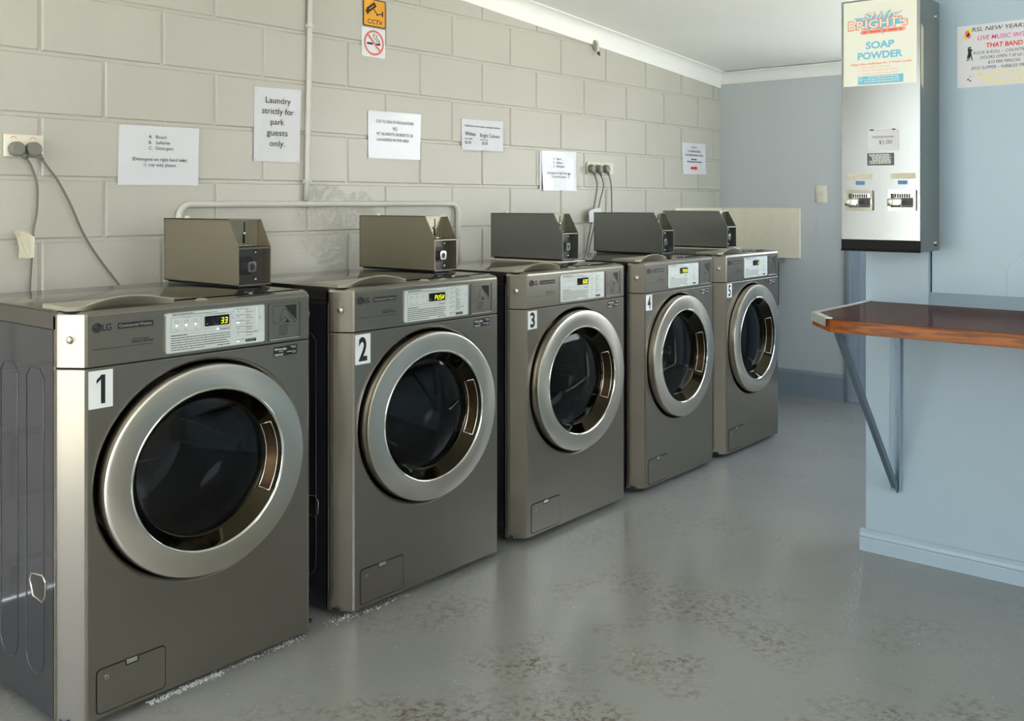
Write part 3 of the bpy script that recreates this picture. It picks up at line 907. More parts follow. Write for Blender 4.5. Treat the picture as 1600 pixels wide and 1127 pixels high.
    rect(bm, U(0.792), U(0.905), V(0.945), V(0.865), yp)
    obj('printed_text', bm, M['ink'], cpan)
    bm = NB(); greek(bm, U(0.80), U(0.895), V(0.895), 0.0016, yp-0.0004, 61); greek(bm, U(0.80), U(0.88), V(0.93), 0.0012, yp-0.0004, 62)
    obj('start_label_print', bm, M['ink_faint'], cpan)
    bm = NB(); box(bm, U(0.912), U(0.980), -0.0042, -0.003, V(0.60), V(0.075), 0.0005); obj('touch_strip', bm, M['button'], cpan)
    for k, v_ in enumerate((0.115, 0.265, 0.42, 0.57, 0.715, 0.905)):
        bm = NB(); box(bm, U(0.69), U(0.782), -0.0048, -0.003, V(v_)-0.0036, V(v_)+0.0036, 0.0007)
        bt = obj('button', bm, M['button'], cpan)
        bm = NB(); rect(bm, U(0.70), U(0.722), V(v_)-0.0008, V(v_)+0.0008, -0.0051)
        obj('button_mark', bm, M['led'] if (leds and k in (2, 5)) else M['ink_faint'], bt)
        bm = NB(); rect(bm, U(0.69), U(0.782), V(v_)+0.0041, V(v_)+0.0048, yp); obj('button_line', bm, M['ink'], bt)
    if leds:
        for u, v_ in ((0.105, 0.335), (0.195, 0.335), (0.285, 0.335), (0.505, 0.515)):
            bm = NB(); lathe(bm, [(0.0021, yp-0.0002), (0.0, yp-0.0006)], U(u), V(v_), 1, 12)
            bmesh.ops.recalc_face_normals(bm, faces=bm.faces)
            lab(obj('indicator_light', bm, M['led'], cpan), 'lit violet indicator')
    # instruction pocket on the right of the fascia
    X0, X1, Z0, Z1 = 0.1755, 0.2795, 0.8060, 0.9040
    bm = NB()
    frame_ring(bm, rrect(X0, X1, Z0, Z1, 0.006), rrect(X0+0.004, X1-0.004, Z0+0.006, Z1-0.003, 0.005), -0.0022, 0.0004)
    pk = obj('instruction_pocket', bm, M['fascia'], t, 40)
    bm = NB(); box(bm, X0+0.003, X1-0.008, -0.0034, -0.0020, Z0+0.002, Z0+0.0045, 0.0006); obj('pocket_lip', bm, M['chrome'], pk)
    bm = NB()
    pz0, pz1, px0, px1 = 0.850, 0.895, 0.191, 0.264
    flat(bm, [(px0+0.036, pz1), (px1, pz1), (px1, pz0+0.006), (px1-0.010, pz0+0.016), (px1-0.026, pz0+0.032)], -0.0006)
    flat(bm, [(px0+0.038, pz0+0.001), (px0+0.052, pz0+0.001), (px0+0.042, pz0+0.009)], -0.0006)
    for a in ((px0, px1, pz0, pz0+0.0005), (px0, px0+0.0005, pz0, pz1), (px0, px1, pz1, pz1+0.0005)): rect(bm, *a, -0.0006)
    for k in range(5): greek(bm, px0+0.018, px0+(0.052, 0.044, 0.046, 0.045, 0.042)[k], 0.8425-k*0.0055, 0.0014, -0.0006, 70+k)
    # outline of the hand that points
    hand = [(px1-0.002, pz0+0.001), (px1-0.014, pz0+0.012), (px1-0.022, pz0+0.024), (px1-0.030, pz0+0.034), (px1-0.040, pz0+0.036), (px1-0.048, pz0+0.028), (px1-0.046, pz0+0.020),
            (px1-0.052, pz0+0.012), (px1-0.050, pz0+0.006), (px1-0.042, pz0+0.012), (px1-0.034, pz0+0.012), (px1-0.024, pz0+0.004)]
    for a, b_ in zip(hand, hand[1:]):
        dx, dz = b_[0]-a[0], b_[1]-a[1]; L = math.hypot(dx, dz); nx, nz = -dz/L*0.0004, dx/L*0.0004
        flat(bm, [(a[0]-nx, a[1]-nz), (b_[0]-nx, b_[1]-nz), (b_[0]+nx, b_[1]+nz), (a[0]+nx, a[1]+nz)], -0.0008)
    lab(obj('pictogram', bm, M['ink'], pk), 'dark print of a hand with a black corner')
    # number sticker
    bm = NB(); prism(bm, rrect(-0.3005, -0.2445 if num < 3 else -0.250, 0.708 if num < 3 else 0.730, 0.792, 0.001, 2), 'y', -0.0009, 0.0)
    st = lab(obj('number_sticker', bm, M['sticker'], fp), 'white sticker with the number %d' % num)
    bm = NB()
    cxs = -0.2725 if num < 3 else -0.2752
    if num == 1:
        flat(bm, [(-0.2725, 0.718), (-0.2625, 0.718), (-0.2625, 0.782), (-0.2725, 0.782)], -0.0013)
        flat(bm, [(-0.2725, 0.7725), (-0.2725, 0.782), (-0.2700, 0.782), (-0.2825, 0.7715), (-0.2825, 0.7630)], -0.0013)
    elif num == 2:
        text(bm, '2', cxs, 0.719, 0.062, -0.0013, 'c', 0.031, 0.03)
    else:
        text(bm, str(num), cxs, 0.7375, 0.047, -0.0013, 'c', 0.026, 0.03)
    obj('numeral', bm, M['ink'], st)
    # service label
    bm = NB(); prism(bm, [(0.192, 0.764), (0.266, 0.766), (0.266, 0.791), (0.192, 0.789)], 'y', -0.0008, 0.0)
    sl = lab(obj('service_label', bm, M['black'], fp), 'black service label with white print')
    bm = NB()
    text(bm, 'RichardJay', 0.199, 0.7805, 0.0052, -0.0011, 'l', 0.034, 0.01)
    for i in range(16):
        a0 = 2*PI*i/16; a1 = 2*PI*(i+1)/16
        flat(bm, [(0.1965+r*math.cos(a), 0.783+r*math.sin(a)) for r, a in ((0.0015, a0), (0.0024, a0), (0.0024, a1), (0.0015, a1))], -0.0011)
    greek(bm, 0.207, 0.222, 0.776, 0.001, -0.0011, 80); greek(bm, 0.245, 0.262, 0.786, 0.0012, -0.0011, 81); greek(bm, 0.250, 0.262, 0.7825, 0.0012, -0.0011, 82)
    greek(bm, 0.195, 0.222, 0.7695, 0.0013, -0.0011, 83); greek(bm, 0.195, 0.220, 0.7665, 0.0013, -0.0011, 84)
    greek(bm, 0.234, 0.248, 0.773, 0.0016, -0.0011, 85); greek(bm, 0.250, 0.262, 0.7735, 0.0012, -0.0011, 86); greek(bm, 0.250, 0.262, 0.770, 0.0012, -0.0011, 87)
    obj('label_print', bm, M['white_ink'], sl)
    # drain filter hatch
    hx0, hx1, hz0, hz1 = -0.281, -0.117, 0.031, 0.127
    bm = NB(); frame_ring(bm, rrect(hx0-0.0028, hx1+0.0028, hz0-0.0028, hz1+0.0028, 0.011), rrect(hx0, hx1, hz0, hz1, 0.009), -0.0002, 0.001); obj('hatch_gap', bm, M['gap'], t)
    bm = NB(); prism(bm, rrect(hx0, hx1, hz0, hz1, 0.009), 'y', -0.0016, 0.001)
    ht = obj('filter_hatch', bm, M['paint_grey'], t)
    bm = NB(); box(bm, -0.212, -0.186, -0.0024, 0.0, hz1-0.009, hz1+0.0015, 0.0008); obj('latch', bm, M['chrome'], ht)
    bm = NB(); box(bm, -0.215, -0.183, -0.0019, 0.0, hz1-0.0115, hz1+0.0030); obj('latch_gap', bm, M['gap'], ht)
    bm = NB(); cyl(bm, (hx0+0.021, -0.0036, hz1-0.020), 0.0048, 0.003, 'y', 16); cyl(bm, (hx0+0.021, -0.0040, hz1-0.020), 0.0022, 0.001, 'y', 10, mi=1)
    obj('screw', bm, [M['screw'], M['ink']], ht)
    # detergent drawer lid on the left front corner of the top: plate whose front edge arches
    bm = NB()
    n = 24; lx0, lx1 = -0.336, -0.072; ly0, ly1 = 0.020, 0.140
    cols = []
    for i in range(n+1):
        u = i/n; x = lx0+(lx1-lx0)*u
        hf = 0.0095+0.018*max(0.0, math.sin(PI*min(1, max(0, (u-0.12)/0.84))))**0.9
        hb = 0.0105
        yf_ = ly0+0.010*(1-min(1, u/0.10))**2+0.014*max(0, (u-0.93)/0.07)**2
        cols.append([bm.verts.new((x, yf_+max(0.0, hf-0.011)*2.6, 0.9252)), bm.verts.new((x, yf_, 0.925+hf-0.003)), bm.verts.new((x, yf_+0.003, 0.925+hf)),
                     bm.verts.new((x, yf_+0.045, 0.925+0.55*hf+0.45*hb)), bm.verts.new((x, ly1, 0.925+hb)), bm.verts.new((x, ly1+0.002, 0.9252))])
    fs = []
    for A, B in zip(cols, cols[1:]):
        for k in range(5): fs.append(bm.faces.new((A[k], B[k], B[k+1], A[k+1])))
    fs.append(bm.faces.new(cols[0])); fs.append(bm.faces.new(cols[-1][::-1]))
    bmesh.ops.recalc_face_normals(bm, faces=fs)
    lab(obj('detergent_lid', bm, M['lid'], t, 30), 'beige plastic detergent lid with arched front')
    bm = NB(); cyl(bm, (0.0, 0.030, 0.9245), 0.017, 0.0045, 'z', 20, 0.010); obj('lid_catch', bm, M['lid'], t, 40)
    # door: stainless ring, chrome lip, handle pocket, glass, inner bowl
    R0 = 0.2725
    bm = NB()
    lathe(bm, [(R0-0.004, 0.010), (R0, 0.004), (R0, -0.0195), (R0-0.0008, -0.0240), (R0-0.003, -0.0270), (R0-0.008, -0.0282), (0.211, -0.0272)], DCX, DCZ, EZ, 128)
    door = lab(obj('door', bm, M['ring'], t, 25), 'round stainless door ring')
    for f in door.data.polygons: pass
    bm = NB()
    lathe(bm, [(0.2115, -0.0272), (0.2095, -0.0292), (0.2065, -0.0285), (0.2045, -0.0250)], DCX, DCZ, EZ, 128)
    obj('chrome_bead', bm, M['chrome'], door, 60)
    bm = NB()
    lathe(bm, [(0.2047, -0.0252), (0.1995, -0.0180), (0.1810, 0.0100), (0.1760, 0.0160), (0.168, 0.0180)], DCX, DCZ, EZ, 128)
    obj('inner_lip', bm, M['lip'], door, 40)
    # handle pocket in the right of the lip
    def on_lip(a, s, h):
        r = 0.1995-0.0185*s-h*0.83; yy = -0.0180+0.028*s-h*0.55
        return (DCX+r*math.cos(a), yy, DCZ+EZ*r*math.sin(a))
    bm = NB()
    A0, A1, S0, S1 = math.radians(-30), math.radians(27), 0.08, 0.96
    na = 20
    for i in range(na):
        a, b_ = A0+(A1-A0)*i/na, A0+(A1-A0)*(i+1)/na
        bm.faces.new([bm.verts.new(p) for p in (on_lip(a, S0, 0.0012), on_lip(b_, S0, 0.0012), on_lip(b_, S1, 0.0012), on_lip(a, S1, 0.0012))])
    bmesh.ops.remove_doubles(bm, verts=bm.verts, dist=1e-6)
    obj('handle_pocket', bm, M['bronze'], door, 60)
    bm = NB()
    path = [on_lip(A0+(A1-A0)*i/na, S0, 0.0018) for i in range(na+1)]+[on_lip(A1-(A1-A0)*i/na, S1, 0.0018) for i in range(na+1)]
    tube(bm, path+[path[0]], 0.0016, 6, caps=False)
    obj('handle_pocket_rim', bm, M['chrome'], door)
    bm = NB()
    lathe(bm, [(0.1755, 0.0150), (0.150, 0.0100), (0.10, 0.0040), (0.05, 0.0005), (0.0, -0.0005)], DCX, DCZ, EZ, 96)
    bmesh.ops.recalc_face_normals(bm, faces=bm.faces)
    obj('door_glass', bm, M['glass'], door, 60)
    bm = NB()
    lathe(bm, [(0.166, 0.030), (0.158, 0.065), (0.150, 0.115), (0.140, 0.130), (0.10, 0.142), (0.0, 0.146)], DCX, DCZ, EZ, 72)
    bmesh.ops.recalc_face_normals(bm, faces=bm.faces)
    obj('glass_bowl', bm, M['bowl'], door, 60)
    bm = NB(); lathe(bm, [(0.262, 0.012), (0.220, 0.030), (0.185, 0.050), (0.172, 0.070), (0.180, 0.10), (0.19, 0.13)], DCX, DCZ, EZ, 72); obj('rubber_gasket', bm, M['rubber'], t, 60)
    bm = NB(); lathe(bm, [(0.188, 0.125), (0.235, 0.135), (0.235, 0.48), (0.20, 0.50), (0.0, 0.49)], DCX, DCZ, EZ, 72)
    for k in range(3):
        a = math.radians(90+120*k+25)
        bmesh.ops.create_cone(bm, cap_ends=True, segments=12, radius1=0.035, radius2=0.018, depth=0.30,
                              matrix=Matrix.Translation((DCX+0.215*math.cos(a), 0.31, DCZ+EZ*0.215*math.sin(a))) @ Matrix.Rotation(PI/2, 4, 'X'))
    obj('drum', bm, M['drum'], t, 40)
    return t


def rect_top(bm, x0, x1, y0, y1, z):
    f = bm.faces.new([bm.verts.new(p) for p in ((x0, y0, z), (x1, y0, z), (x1, y1, z), (x0, y1, z))])
    return bm


WASH_LABEL = {
    1: 'grey front loading washing machine with sticker 1, nearest, its display showing 33',
    2: 'grey front loading washing machine with sticker 2 and PUSH on its display, second in row',
    3: 'grey front loading washing machine with sticker 3, middle of the row, display showing 600',
    4: 'grey front loading washing machine with sticker 4, fourth along the block wall',
    5: 'grey front loading washing machine with sticker 5, farthest, beside the cream splashback',
}
WM = [(1, 0.002, 1.0, -0.88, ('33', '88'), True), (2, 0.7735, 1.01, -0.88, ('PUSH', ''), False), (3, 1.536, 0.98, -0.88, ('600', ''), False),
      (4, 2.268, 0.912, -0.88, ('PUSH', ''), False), (5, 2.950, 0.887, -0.88, ('6', '888'), False)]
for a in WM: washer(*a)

# ------------------------------------------------------------------ coin boxes
def coin_box(label, x, yf, z, sx, m):
    t = thing('coin_box', label, 'coin box', (x, yf, z), 0, 'steel coin boxes on the washing machines')
    t.scale = (sx, 1, 1)
    w, L, h, hs, ys = 0.0545, 0.378, 0.185, 0.105, 0.046
    prof = [(L, 0), (0, 0), (0, hs), (ys, h), (L, h)]
    bm = NB()
    prism(bm, prof, 'x', -w, -w+0.0025); prism(bm, prof, 'x', w-0.0025, w)
    box(bm, -w, w, ys, L, h-0.0025, h); box(bm, -w, w, L-0.0025, L, 0, h); box(bm, -w, w, 0, L, 0, 0.0025)
    hou = obj('housing', bm, m, t)
    bm = NB(); box(bm, -w+0.0028, w-0.0028, 0.060, 0.063, hs+0.002, h-0.003); cpl = obj('coin_plate', bm, M['steel_in'], t)
    bm = NB(); box(bm, -w+0.0028, w-0.0028, 0.001, 0.062, hs-0.003, hs+0.0005); obj('shelf', bm, M['steel_in'], t)
    bm = NB(); box(bm, 0.006, 0.0085, 0.0585, 0.061, 0.148, 0.176); obj('coin_slot', bm, M['gap'], cpl)
    bm = NB(); box(bm, 0.002, 0.008, 0.0585, 0.061, 0.116, 0.140); obj('return_slot', bm, M['gap'], cpl)
    bm = NB(); box(bm, 0.000, 0.022, 0.045, 0.060, 0.108, 0.1115, 0.001); lathe(bm, [(0, 0.052), (0.004, 0.053), (0.005, 0.060)], 0.003, 0.144, 1, 14)
    obj('return_lever', bm, M['screw'], cpl)
    bm = NB(); box(bm, -w+0.0028, w-0.0028, 0.034, 0.037, 0.0028, hs-0.003); lp = obj('lock_plate', bm, M['zinc'], t)
    bm = NB(); prism(bm, rrect(-0.036, 0.016, 0.028, 0.080, 0.012), 'y', 0.031, 0.0345); obj('lock_recess', bm, M['black'], lp)
    bm = NB(); prism(bm, rrect(-0.014, 0.014, 0.036, 0.066, 0.008), 'y', 0.012, 0.032); lk = obj('lock', bm, M['chrome'], lp, 40)
    bm = NB(); lathe(bm, [(0.010, 0.0118), (0.0085, 0.0105), (0.0, 0.0105)], 0, 0.051, 1, 20); bmesh.ops.recalc_face_normals(bm, faces=bm.faces); obj('lock_barrel', bm, M['zinc'], lk)
    bm = NB(); box(bm, -0.0013, 0.0013, 0.0098, 0.0108, 0.045, 0.057); obj('keyhole', bm, M['gap'], lk)
    for zz in (0.014, 0.091):
        bm = NB(); lathe(bm, [(0, 0.029), (0.003, 0.0295), (0.0055, 0.033), (0.0055, 0.034)], 0.026, zz, 1, 14); obj('screw', bm, M['screw'], lp, 60)
    bm = NB(); cyl(bm, (0.0, 0.34, h), 0.009, 0.006, 'z', 16, 0.007); obj('knob', bm, M['outlet'], t, 40)
    bm = NB(); box(bm, -w+0.008, w-0.008, 0.012, L-0.01, -0.005, 0.0); obj('foot_pad', bm, M['black'], t)
    return t


CB = {1: 'bare steel coin box on the nearest washing machine, numbered 1', 2: 'bare steel coin box on the washing machine numbered 2',
      3: 'grey steel coin box on a cream board atop the washing machine numbered 3', 4: 'dark steel coin box on washing machine 4, white paper behind it',
      5: 'dark steel coin box on washing machine 5, before the cream splashback'}
for (n_, cx, sx, yf, _, _), zb in zip(WM, (0.932, 0.932, 0.934, 0.931, 0.934)):
    if n_ in (3, 5):
        bm = NB(); box(bm, cx+0.180*sx, cx+0.365*sx, -0.655, -0.270, 0.9255, 0.9285, 0.001)
        tag(obj('base_board', bm, M['board']), 'thin cream board under the coin box of washing machine %d' % n_, 'board', 'cream boards under coin boxes')
        zb = 0.934
    coin_box(CB[n_], cx+0.2885*sx, -0.6645 if n_ not in (3, 5) else -0.637, zb, sx, M['steel'] if n_ < 3 else M['steel_cool'])

# ------------------------------------------------------------------ notices on the block wall
def sheet(name, label, cat, quad, m=None, curl=0.003, group='paper notices on the block wall'):
    """quad: TL, TR, BR, BL as (x,z) on the wall; a sheet of paper whose corners lift a little"""
    tl, tr, br, bl = quad
    cx = sum(p[0] for p in quad)/4; cz = sum(p[1] for p in quad)/4
    t = thing(name, label, cat, (cx, -0.0012, cz), 0, group)
    bm = NB(); n = 8; G = []
    for i in range(n+1):
        r = []
        for j in range(n+1):
            u, v = j/n, i/n
            x = (tl[0]*(1-u)+tr[0]*u)*(1-v)+(bl[0]*(1-u)+br[0]*u)*v-cx
            z = (tl[1]*(1-u)+tr[1]*u)*(1-v)+(bl[1]*(1-u)+br[1]*u)*v-cz
            d = curl*(abs(2*u-1)**4*0.6+abs(2*v-1)**4*0.4)*(1 if (u+v) > 0.6 else 0.3)
            r.append((x, z, -d))
        G.append(r)
    F_ = [[bm.verts.new((x, d-0.0008, z)) for x, z, d in r] for r in G]
    B_ = [[bm.verts.new((x, d, z)) for x, z, d in r] for r in G]
    for i in range(n):
        for j in range(n):
            bm.faces.new((F_[i][j], F_[i+1][j], F_[i+1][j+1], F_[i][j+1]))
            bm.faces.new((B_[i][j], B_[i][j+1], B_[i+1][j+1], B_[i+1][j]))
    ed = [(F_[0][j], F_[0][j+1], B_[0][j+1], B_[0][j]) for j in range(n)]+[(F_[n][j+1], F_[n][j], B_[n][j], B_[n][j+1]) for j in range(n)]
    ed += [(F_[i+1][0], F_[i][0], B_[i][0], B_[i+1][0]) for i in range(n)]+[(F_[i][n], F_[i+1][n], B_[i+1][n], B_[i][n]) for i in range(n)]
    for e in ed: bm.faces.new(e)
    p = obj('sheet', bm, m or M['paper'], t, 60)
    return t, cx, cz


def ink(t, bm, m='ink', name='printed_text'):
    """print that lies on the sheet, a hair in front of it"""
    return obj(name, bm, M[m], t)


YT = -0.0024
t, cx, cz = sheet('notice', 'landscape white notice listing bleach, softener and detergent, left above washing machine 1', 'notice',
                  [(0.247, 1.413), (0.536, 1.417), (0.532, 1.222), (0.242, 1.220)])
bm = NB()
for k, (a, b_) in enumerate((('A.', 'Bleach'), ('B.', 'Softener'), ('C.', 'Detergent'))):
    z = 1.3745-k*0.0185-cz
    text(bm, a, 0.350-cx, z, 0.0108, YT); text(bm, b_, 0.375-cx, z, 0.0108, YT)
ink(t, bm, 'ink', 'printed_list'); bm = NB()
text(bm, '(Detergent on right hand side)', 0.391-cx, 1.3005-cz, 0.0108, YT, 'c', 0.198)
text(bm, '\u00bc cup only please.', 0.391-cx, 1.2825-cz, 0.0108, YT, 'c', 0.120)
ink(t, bm)

t, cx, cz = sheet('notice', 'portrait white notice in large print, Laundry strictly for park guests only, left of the pipe', 'notice',
                  [(0.762, 1.581), (0.969, 1.586), (0.961, 1.312), (0.757, 1.313)], curl=0.004)
bm = NB()
for k, (s, w, c_) in enumerate((('Laundry', 0.112, 0.866), ('strictly for', 0.142, 0.865), ('park', 0.061, 0.862), ('guests', 0.093, 0.861), ('only.', 0.068, 0.861))):
    text(bm, s, c_-cx, 1.5275-k*0.0395-cz, 0.0218, -0.0030, 'c', w)
ink(t, bm)
bm = NB()
for x, z in ((0.770, 1.571), (0.958, 1.577), (0.950, 1.322), (0.766, 1.321)): lathe(bm, [(0.0045, -0.0045), (0.003, -0.0060), (0, -0.0064)], x-cx, z-cz, 1, 12)
bmesh.ops.recalc_face_normals(bm, faces=bm.faces)
obj('drawing_pin', bm, M['sticker'], t)

t, cx, cz = sheet('notice', 'white notice on pet blankets, above the coin box of washing machine 2', 'notice',
                  [(1.306, 1.535), (1.604, 1.538), (1.600, 1.344), (1.306, 1.343)], M['sleeve'])
bm = NB()
text(bm, 'DUE TO HEALTH REGULATIONS', 1.455-cx, 1.489-cz, 0.0118, YT, 'c', 0.212)
text(bm, 'NO', 1.455-cx, 1.4635-cz, 0.0118, YT, 'c', 0.024); rect(bm, 1.442-cx, 1.468-cx, 1.4595-cz, 1.4607-cz, YT)
text(bm, 'PET BLANKETS OR BEDS TO BE', 1.352-cx, 1.438-cz, 0.0118, YT, 'l', 0.206)
text(bm, 'LAUNDERED IN THIS AREA', 1.352-cx, 1.4145-cz, 0.0118, YT, 'l', 0.182)
ink(t, bm)

t, cx, cz = sheet('notice', 'small white price notice for whites and bright colours, in a clear sleeve', 'notice',
                  [(1.861, 1.537), (2.146, 1.541), (2.146, 1.401), (1.861, 1.399)], M['sleeve'])
bm = NB()
text(bm, 'Cycles for front loader washing machines', 1.882-cx, 1.505-cz, 0.0075, YT, 'l', 0.244, 0.012)
text(bm, 'Whites', 1.882-cx, 1.4645-cz, 0.0165, YT, 'l', 0.072, 0.008); text(bm, 'Bright Colours', 1.985-cx, 1.4615-cz, 0.0165, YT, 'l', 0.136)
text(bm, 'hot wash', 1.882-cx, 1.4475-cz, 0.0068, YT, 'l', 0.050, 0.012); text(bm, 'cold wash', 1.985-cx, 1.4465-cz, 0.0068, YT, 'l', 0.052)
text(bm, '$6.00', 1.882-cx, 1.4275-cz, 0.0125, YT, 'l', 0.042); text(bm, '$5.00', 1.998-cx, 1.4275-cz, 0.0125, YT, 'l', 0.040)
ink(t, bm)
bm = NB(); flat(bm, [(2.146-cx, 1.530-cz), (2.163-cx, 1.500-cz), (2.165-cx, 1.395-cz), (1.868-cx, 1.388-cz), (1.868-cx, 1.3995-cz), (2.146-cx, 1.4015-cz)], -0.0012)
lab(obj('sleeve_edge', bm, M['clear'], t), 'clear sleeve edge beyond the paper')

t, cx, cz = sheet('notice', 'glaring plastic covered notice beside the three plugged power cords', 'notice',
                  [(2.440, 1.419), (2.724, 1.421), (2.726, 1.221), (2.446, 1.222)], M['sleeve'], 0.008)
bm = NB()
for k, (a, b_) in enumerate((('A.', 'Bleach'), ('B.', 'Softener'), ('C.', 'Detergent'))):
    z = 1.376-k*0.0185-cz
    text(bm, a, 2.535-cx, z, 0.0108, YT); text(bm, b_, 2.562-cx, z, 0.0108, YT)
ink(t, bm, 'ink_grey', 'printed_list'); bm = NB()
text(bm, '(Detergent on right hand side)', 2.583-cx, 1.305-cz, 0.0108, YT, 'c', 0.198)
text(bm, '\u00bc cup only please.', 2.583-cx, 1.287-cz, 0.0108, YT, 'c', 0.120)
ink(t, bm, 'ink_grey'); bm = NB()
flat(bm, [(2.664-cx, 1.285-cz), (2.668-cx, 1.285-cz), (2.668-cx, 1.303-cz), (2.673-cx, 1.303-cz), (2.666-cx, 1.312-cz), (2.659-cx, 1.303-cz), (2.664-cx, 1.303-cz)], YT)
ink(t, bm, 'ink_grey', 'arrow')
bm = NB(); rect(bm, 2.424-cx, 2.441-cx, 1.226-cz, 1.4185-cz, -0.0012); lab(obj('sleeve_edge', bm, M['paper'], t), 'sleeve flap left of the paper')

t, cx, cz = sheet('notice', 'landscape white notice with red arrow, on the blockwork near the far corner', 'notice',
                  [(3.806, 1.522), (4.089, 1.523), (4.101, 1.335), (3.817, 1.333)])
bm = NB()
text(bm, 'STRICTLY', 3.950-cx, 1.490-cz, 0.0125, YT, 'c', 0.074); text(bm, 'CLOTHING / LINEN', 3.952-cx, 1.467-cz, 0.0125, YT, 'c', 0.160)
text(bm, 'LAUNDERING ONLY PLEASE', 3.953-cx, 1.444-cz, 0.0125, YT, 'c', 0.225)
greek(bm, 3.917-cx, 3.990-cx, 1.420-cz, 0.0075, YT, 5); greek(bm, 3.865-cx, 4.045-cx, 1.406-cz, 0.0065, YT, 6)
ink(t, bm)
bm = NB(); flat(bm, [(3.910-cx, 1.363-cz), (3.967-cx, 1.363-cz), (3.967-cx, 1.356-cz), (3.997-cx, 1.371-cz), (3.967-cx, 1.387-cz), (3.967-cx, 1.379-cz), (3.910-cx, 1.379-cz)], YT)
lab(ink(t, bm, 'red', 'arrow'), 'red arrow pointing right')

# CCTV and no-smoking signs
t = thing('cctv_sign', 'small amber CCTV sign with black camera, above the no smoking sign', 'sign', (1.340, -0.0015, 1.930), 0)
bm = NB(); prism(bm, rrect(-0.0605, 0.0605, -0.056, 0.056, 0.006, 3), 'y', -0.002, 0.0); pl = obj('sign_plate', bm, M['ink'], t)
bm = NB(); prism(bm, rrect(-0.0565, 0.0565, -0.052, 0.052, 0.004, 3), 'y', -0.0025, -0.0018); lab(obj('amber_field', bm, M['amber'], t), 'amber face of the sign')
bm = NB()
def rot_rect(bm, c, w, h, a, y):
    ca, sa = math.cos(a), math.sin(a)
    flat(bm, [(c[0]+ca*x-sa*z, c[1]+sa*x+ca*z) for x, z in ((-w/2, -h/2), (w/2, -h/2), (w/2, h/2), (-w/2, h/2))], y)
rot_rect(bm, (-0.017, 0.022), 0.052, 0.021, math.radians(35), -0.0030)
rot_rect(bm, (-0.040, 0.001), 0.010, 0.019, math.radians(35), -0.0030)
rot_rect(bm, (0.004, 0.007), 0.030, 0.0045, math.radians(-48), -0.0030)
rot_rect(bm, (0.028, -0.001), 0.034, 0.0045, math.radians(8), -0.0030)
rot_rect(bm, (0.043, 0.002), 0.007, 0.022, 0, -0.0030)
lathe(bm, [(0.0045, -0.0031), (0, -0.0031)], 0.0135, -0.004, 1, 14)
text(bm, 'CCTV', 0.002, -0.044, 0.0175, -0.0030, 'c', 0.080, 0.012)
for f in bm.faces:
    f.normal_update()
    if f.normal.y > 0: f.normal_flip()
ink(t, bm, 'ink', 'printed_camera')
bm = NB(); rot_rect(bm, (-0.017, 0.022), 0.032, 0.0035, math.radians(35), -0.0034); ink(t, bm, 'amber', 'camera_stripe')

t = thing('no_smoking_sign', 'small white no smoking sign with red ring, under the CCTV sign', 'sign', (1.3355, -0.0015, 1.810), 0)
bm = NB(); prism(bm, rrect(-0.0635, 0.0635, -0.0585, 0.0585, 0.001, 2), 'y', -0.0012, 0.0); obj('sign_plate', bm, M['sticker'], t)
bm = NB(); rect(bm, -0.036, -0.004, -0.0085, 0.0, -0.0016); rect(bm, 0.012, 0.036, -0.0085, 0.0, -0.0016)
for pts in ([(0.004, 0.038), (-0.002, 0.028), (0.004, 0.020), (0.012, 0.014), (0.016, 0.009), (0.032, 0.004), (0.034, -0.0)], [(0.010, 0.034), (0.018, 0.028), (0.016, 0.020), (0.026, 0.014), (0.034, 0.008)]):
    for a, b_ in zip(pts, pts[1:]):
        dx, dz = b_[0]-a[0], b_[1]-a[1]; L = math.hypot(dx, dz); nx, nz = -dz/L*0.0016, dx/L*0.0016
        flat(bm, [(a[0]-nx, a[1]-nz), (b_[0]-nx, b_[1]-nz), (b_[0]+nx, b_[1]+nz), (a[0]+nx, a[1]+nz)], -0.0016)
ink(t, bm, 'ink', 'cigarette')
bm = NB()
N_ = 48
for i in range(N_):
    a0 = 2*PI*i/N_; a1 = 2*PI*(i+1)/N_
    flat(bm, [(r*math.cos(a)+0.002, r*0.95*math.sin(a)) for r, a in ((0.045, a0), (0.054, a0), (0.054, a1), (0.045, a1))], -0.0021)
rot_rect(bm, (0.002, 0), 0.094, 0.0095, math.radians(-43), -0.0022)
lab(ink(t, bm, 'salmon', 'prohibition_ring'), 'red ring with slash')

# ------------------------------------------------------------------ power outlets and cords
def outlet(name, label, x0, x1, z0, z1):
    cx, cz = (x0+x1)/2, (z0+z1)/2
    t = thing(name, label, 'power outlet', (cx, 0, cz), 0, 'ivory power outlets on the block wall')
    w, h = (x1-x0)/2, (z1-z0)/2
    bm = NB(); box(bm, -w, w, -0.011, -0.0008, -h, h, 0.003); p = obj('plate', bm, M['outlet'], t, 40)
    for x in (-w*0.55, w*0.42):
        bm = NB(); cyl(bm, (x, -0.0125, h*0.52), 0.0085, 0.002, 'y', 20); s = obj('switch', bm, M['outlet'], t, 40)
        bm = NB()
        for i in range(8):
            a0 = math.radians(20+i*17.5); a1 = math.radians(20+(i+1)*17.5)
            flat(bm, [(x+r*math.cos(a), h*0.52+r*math.sin(a)) for r, a in ((0.0075, a0), (0.0095, a0), (0.0095, a1), (0.0075, a1))], -0.0128)
        obj('switch_mark', bm, M['orange'], s)
    return t


outlet('power_outlet', 'ivory double outlet at the left edge with two grey plugs', -0.110, 0.005, 1.298, 1.365)
outlet('power_outlet', 'left ivory outlet of the far pair, two grey plugs in it', 2.820, 2.9385, 1.308, 1.374)
outlet('power_outlet', 'right ivory outlet of the far pair, one grey plug in it', 2.9405, 3.060, 1.310, 1.375)


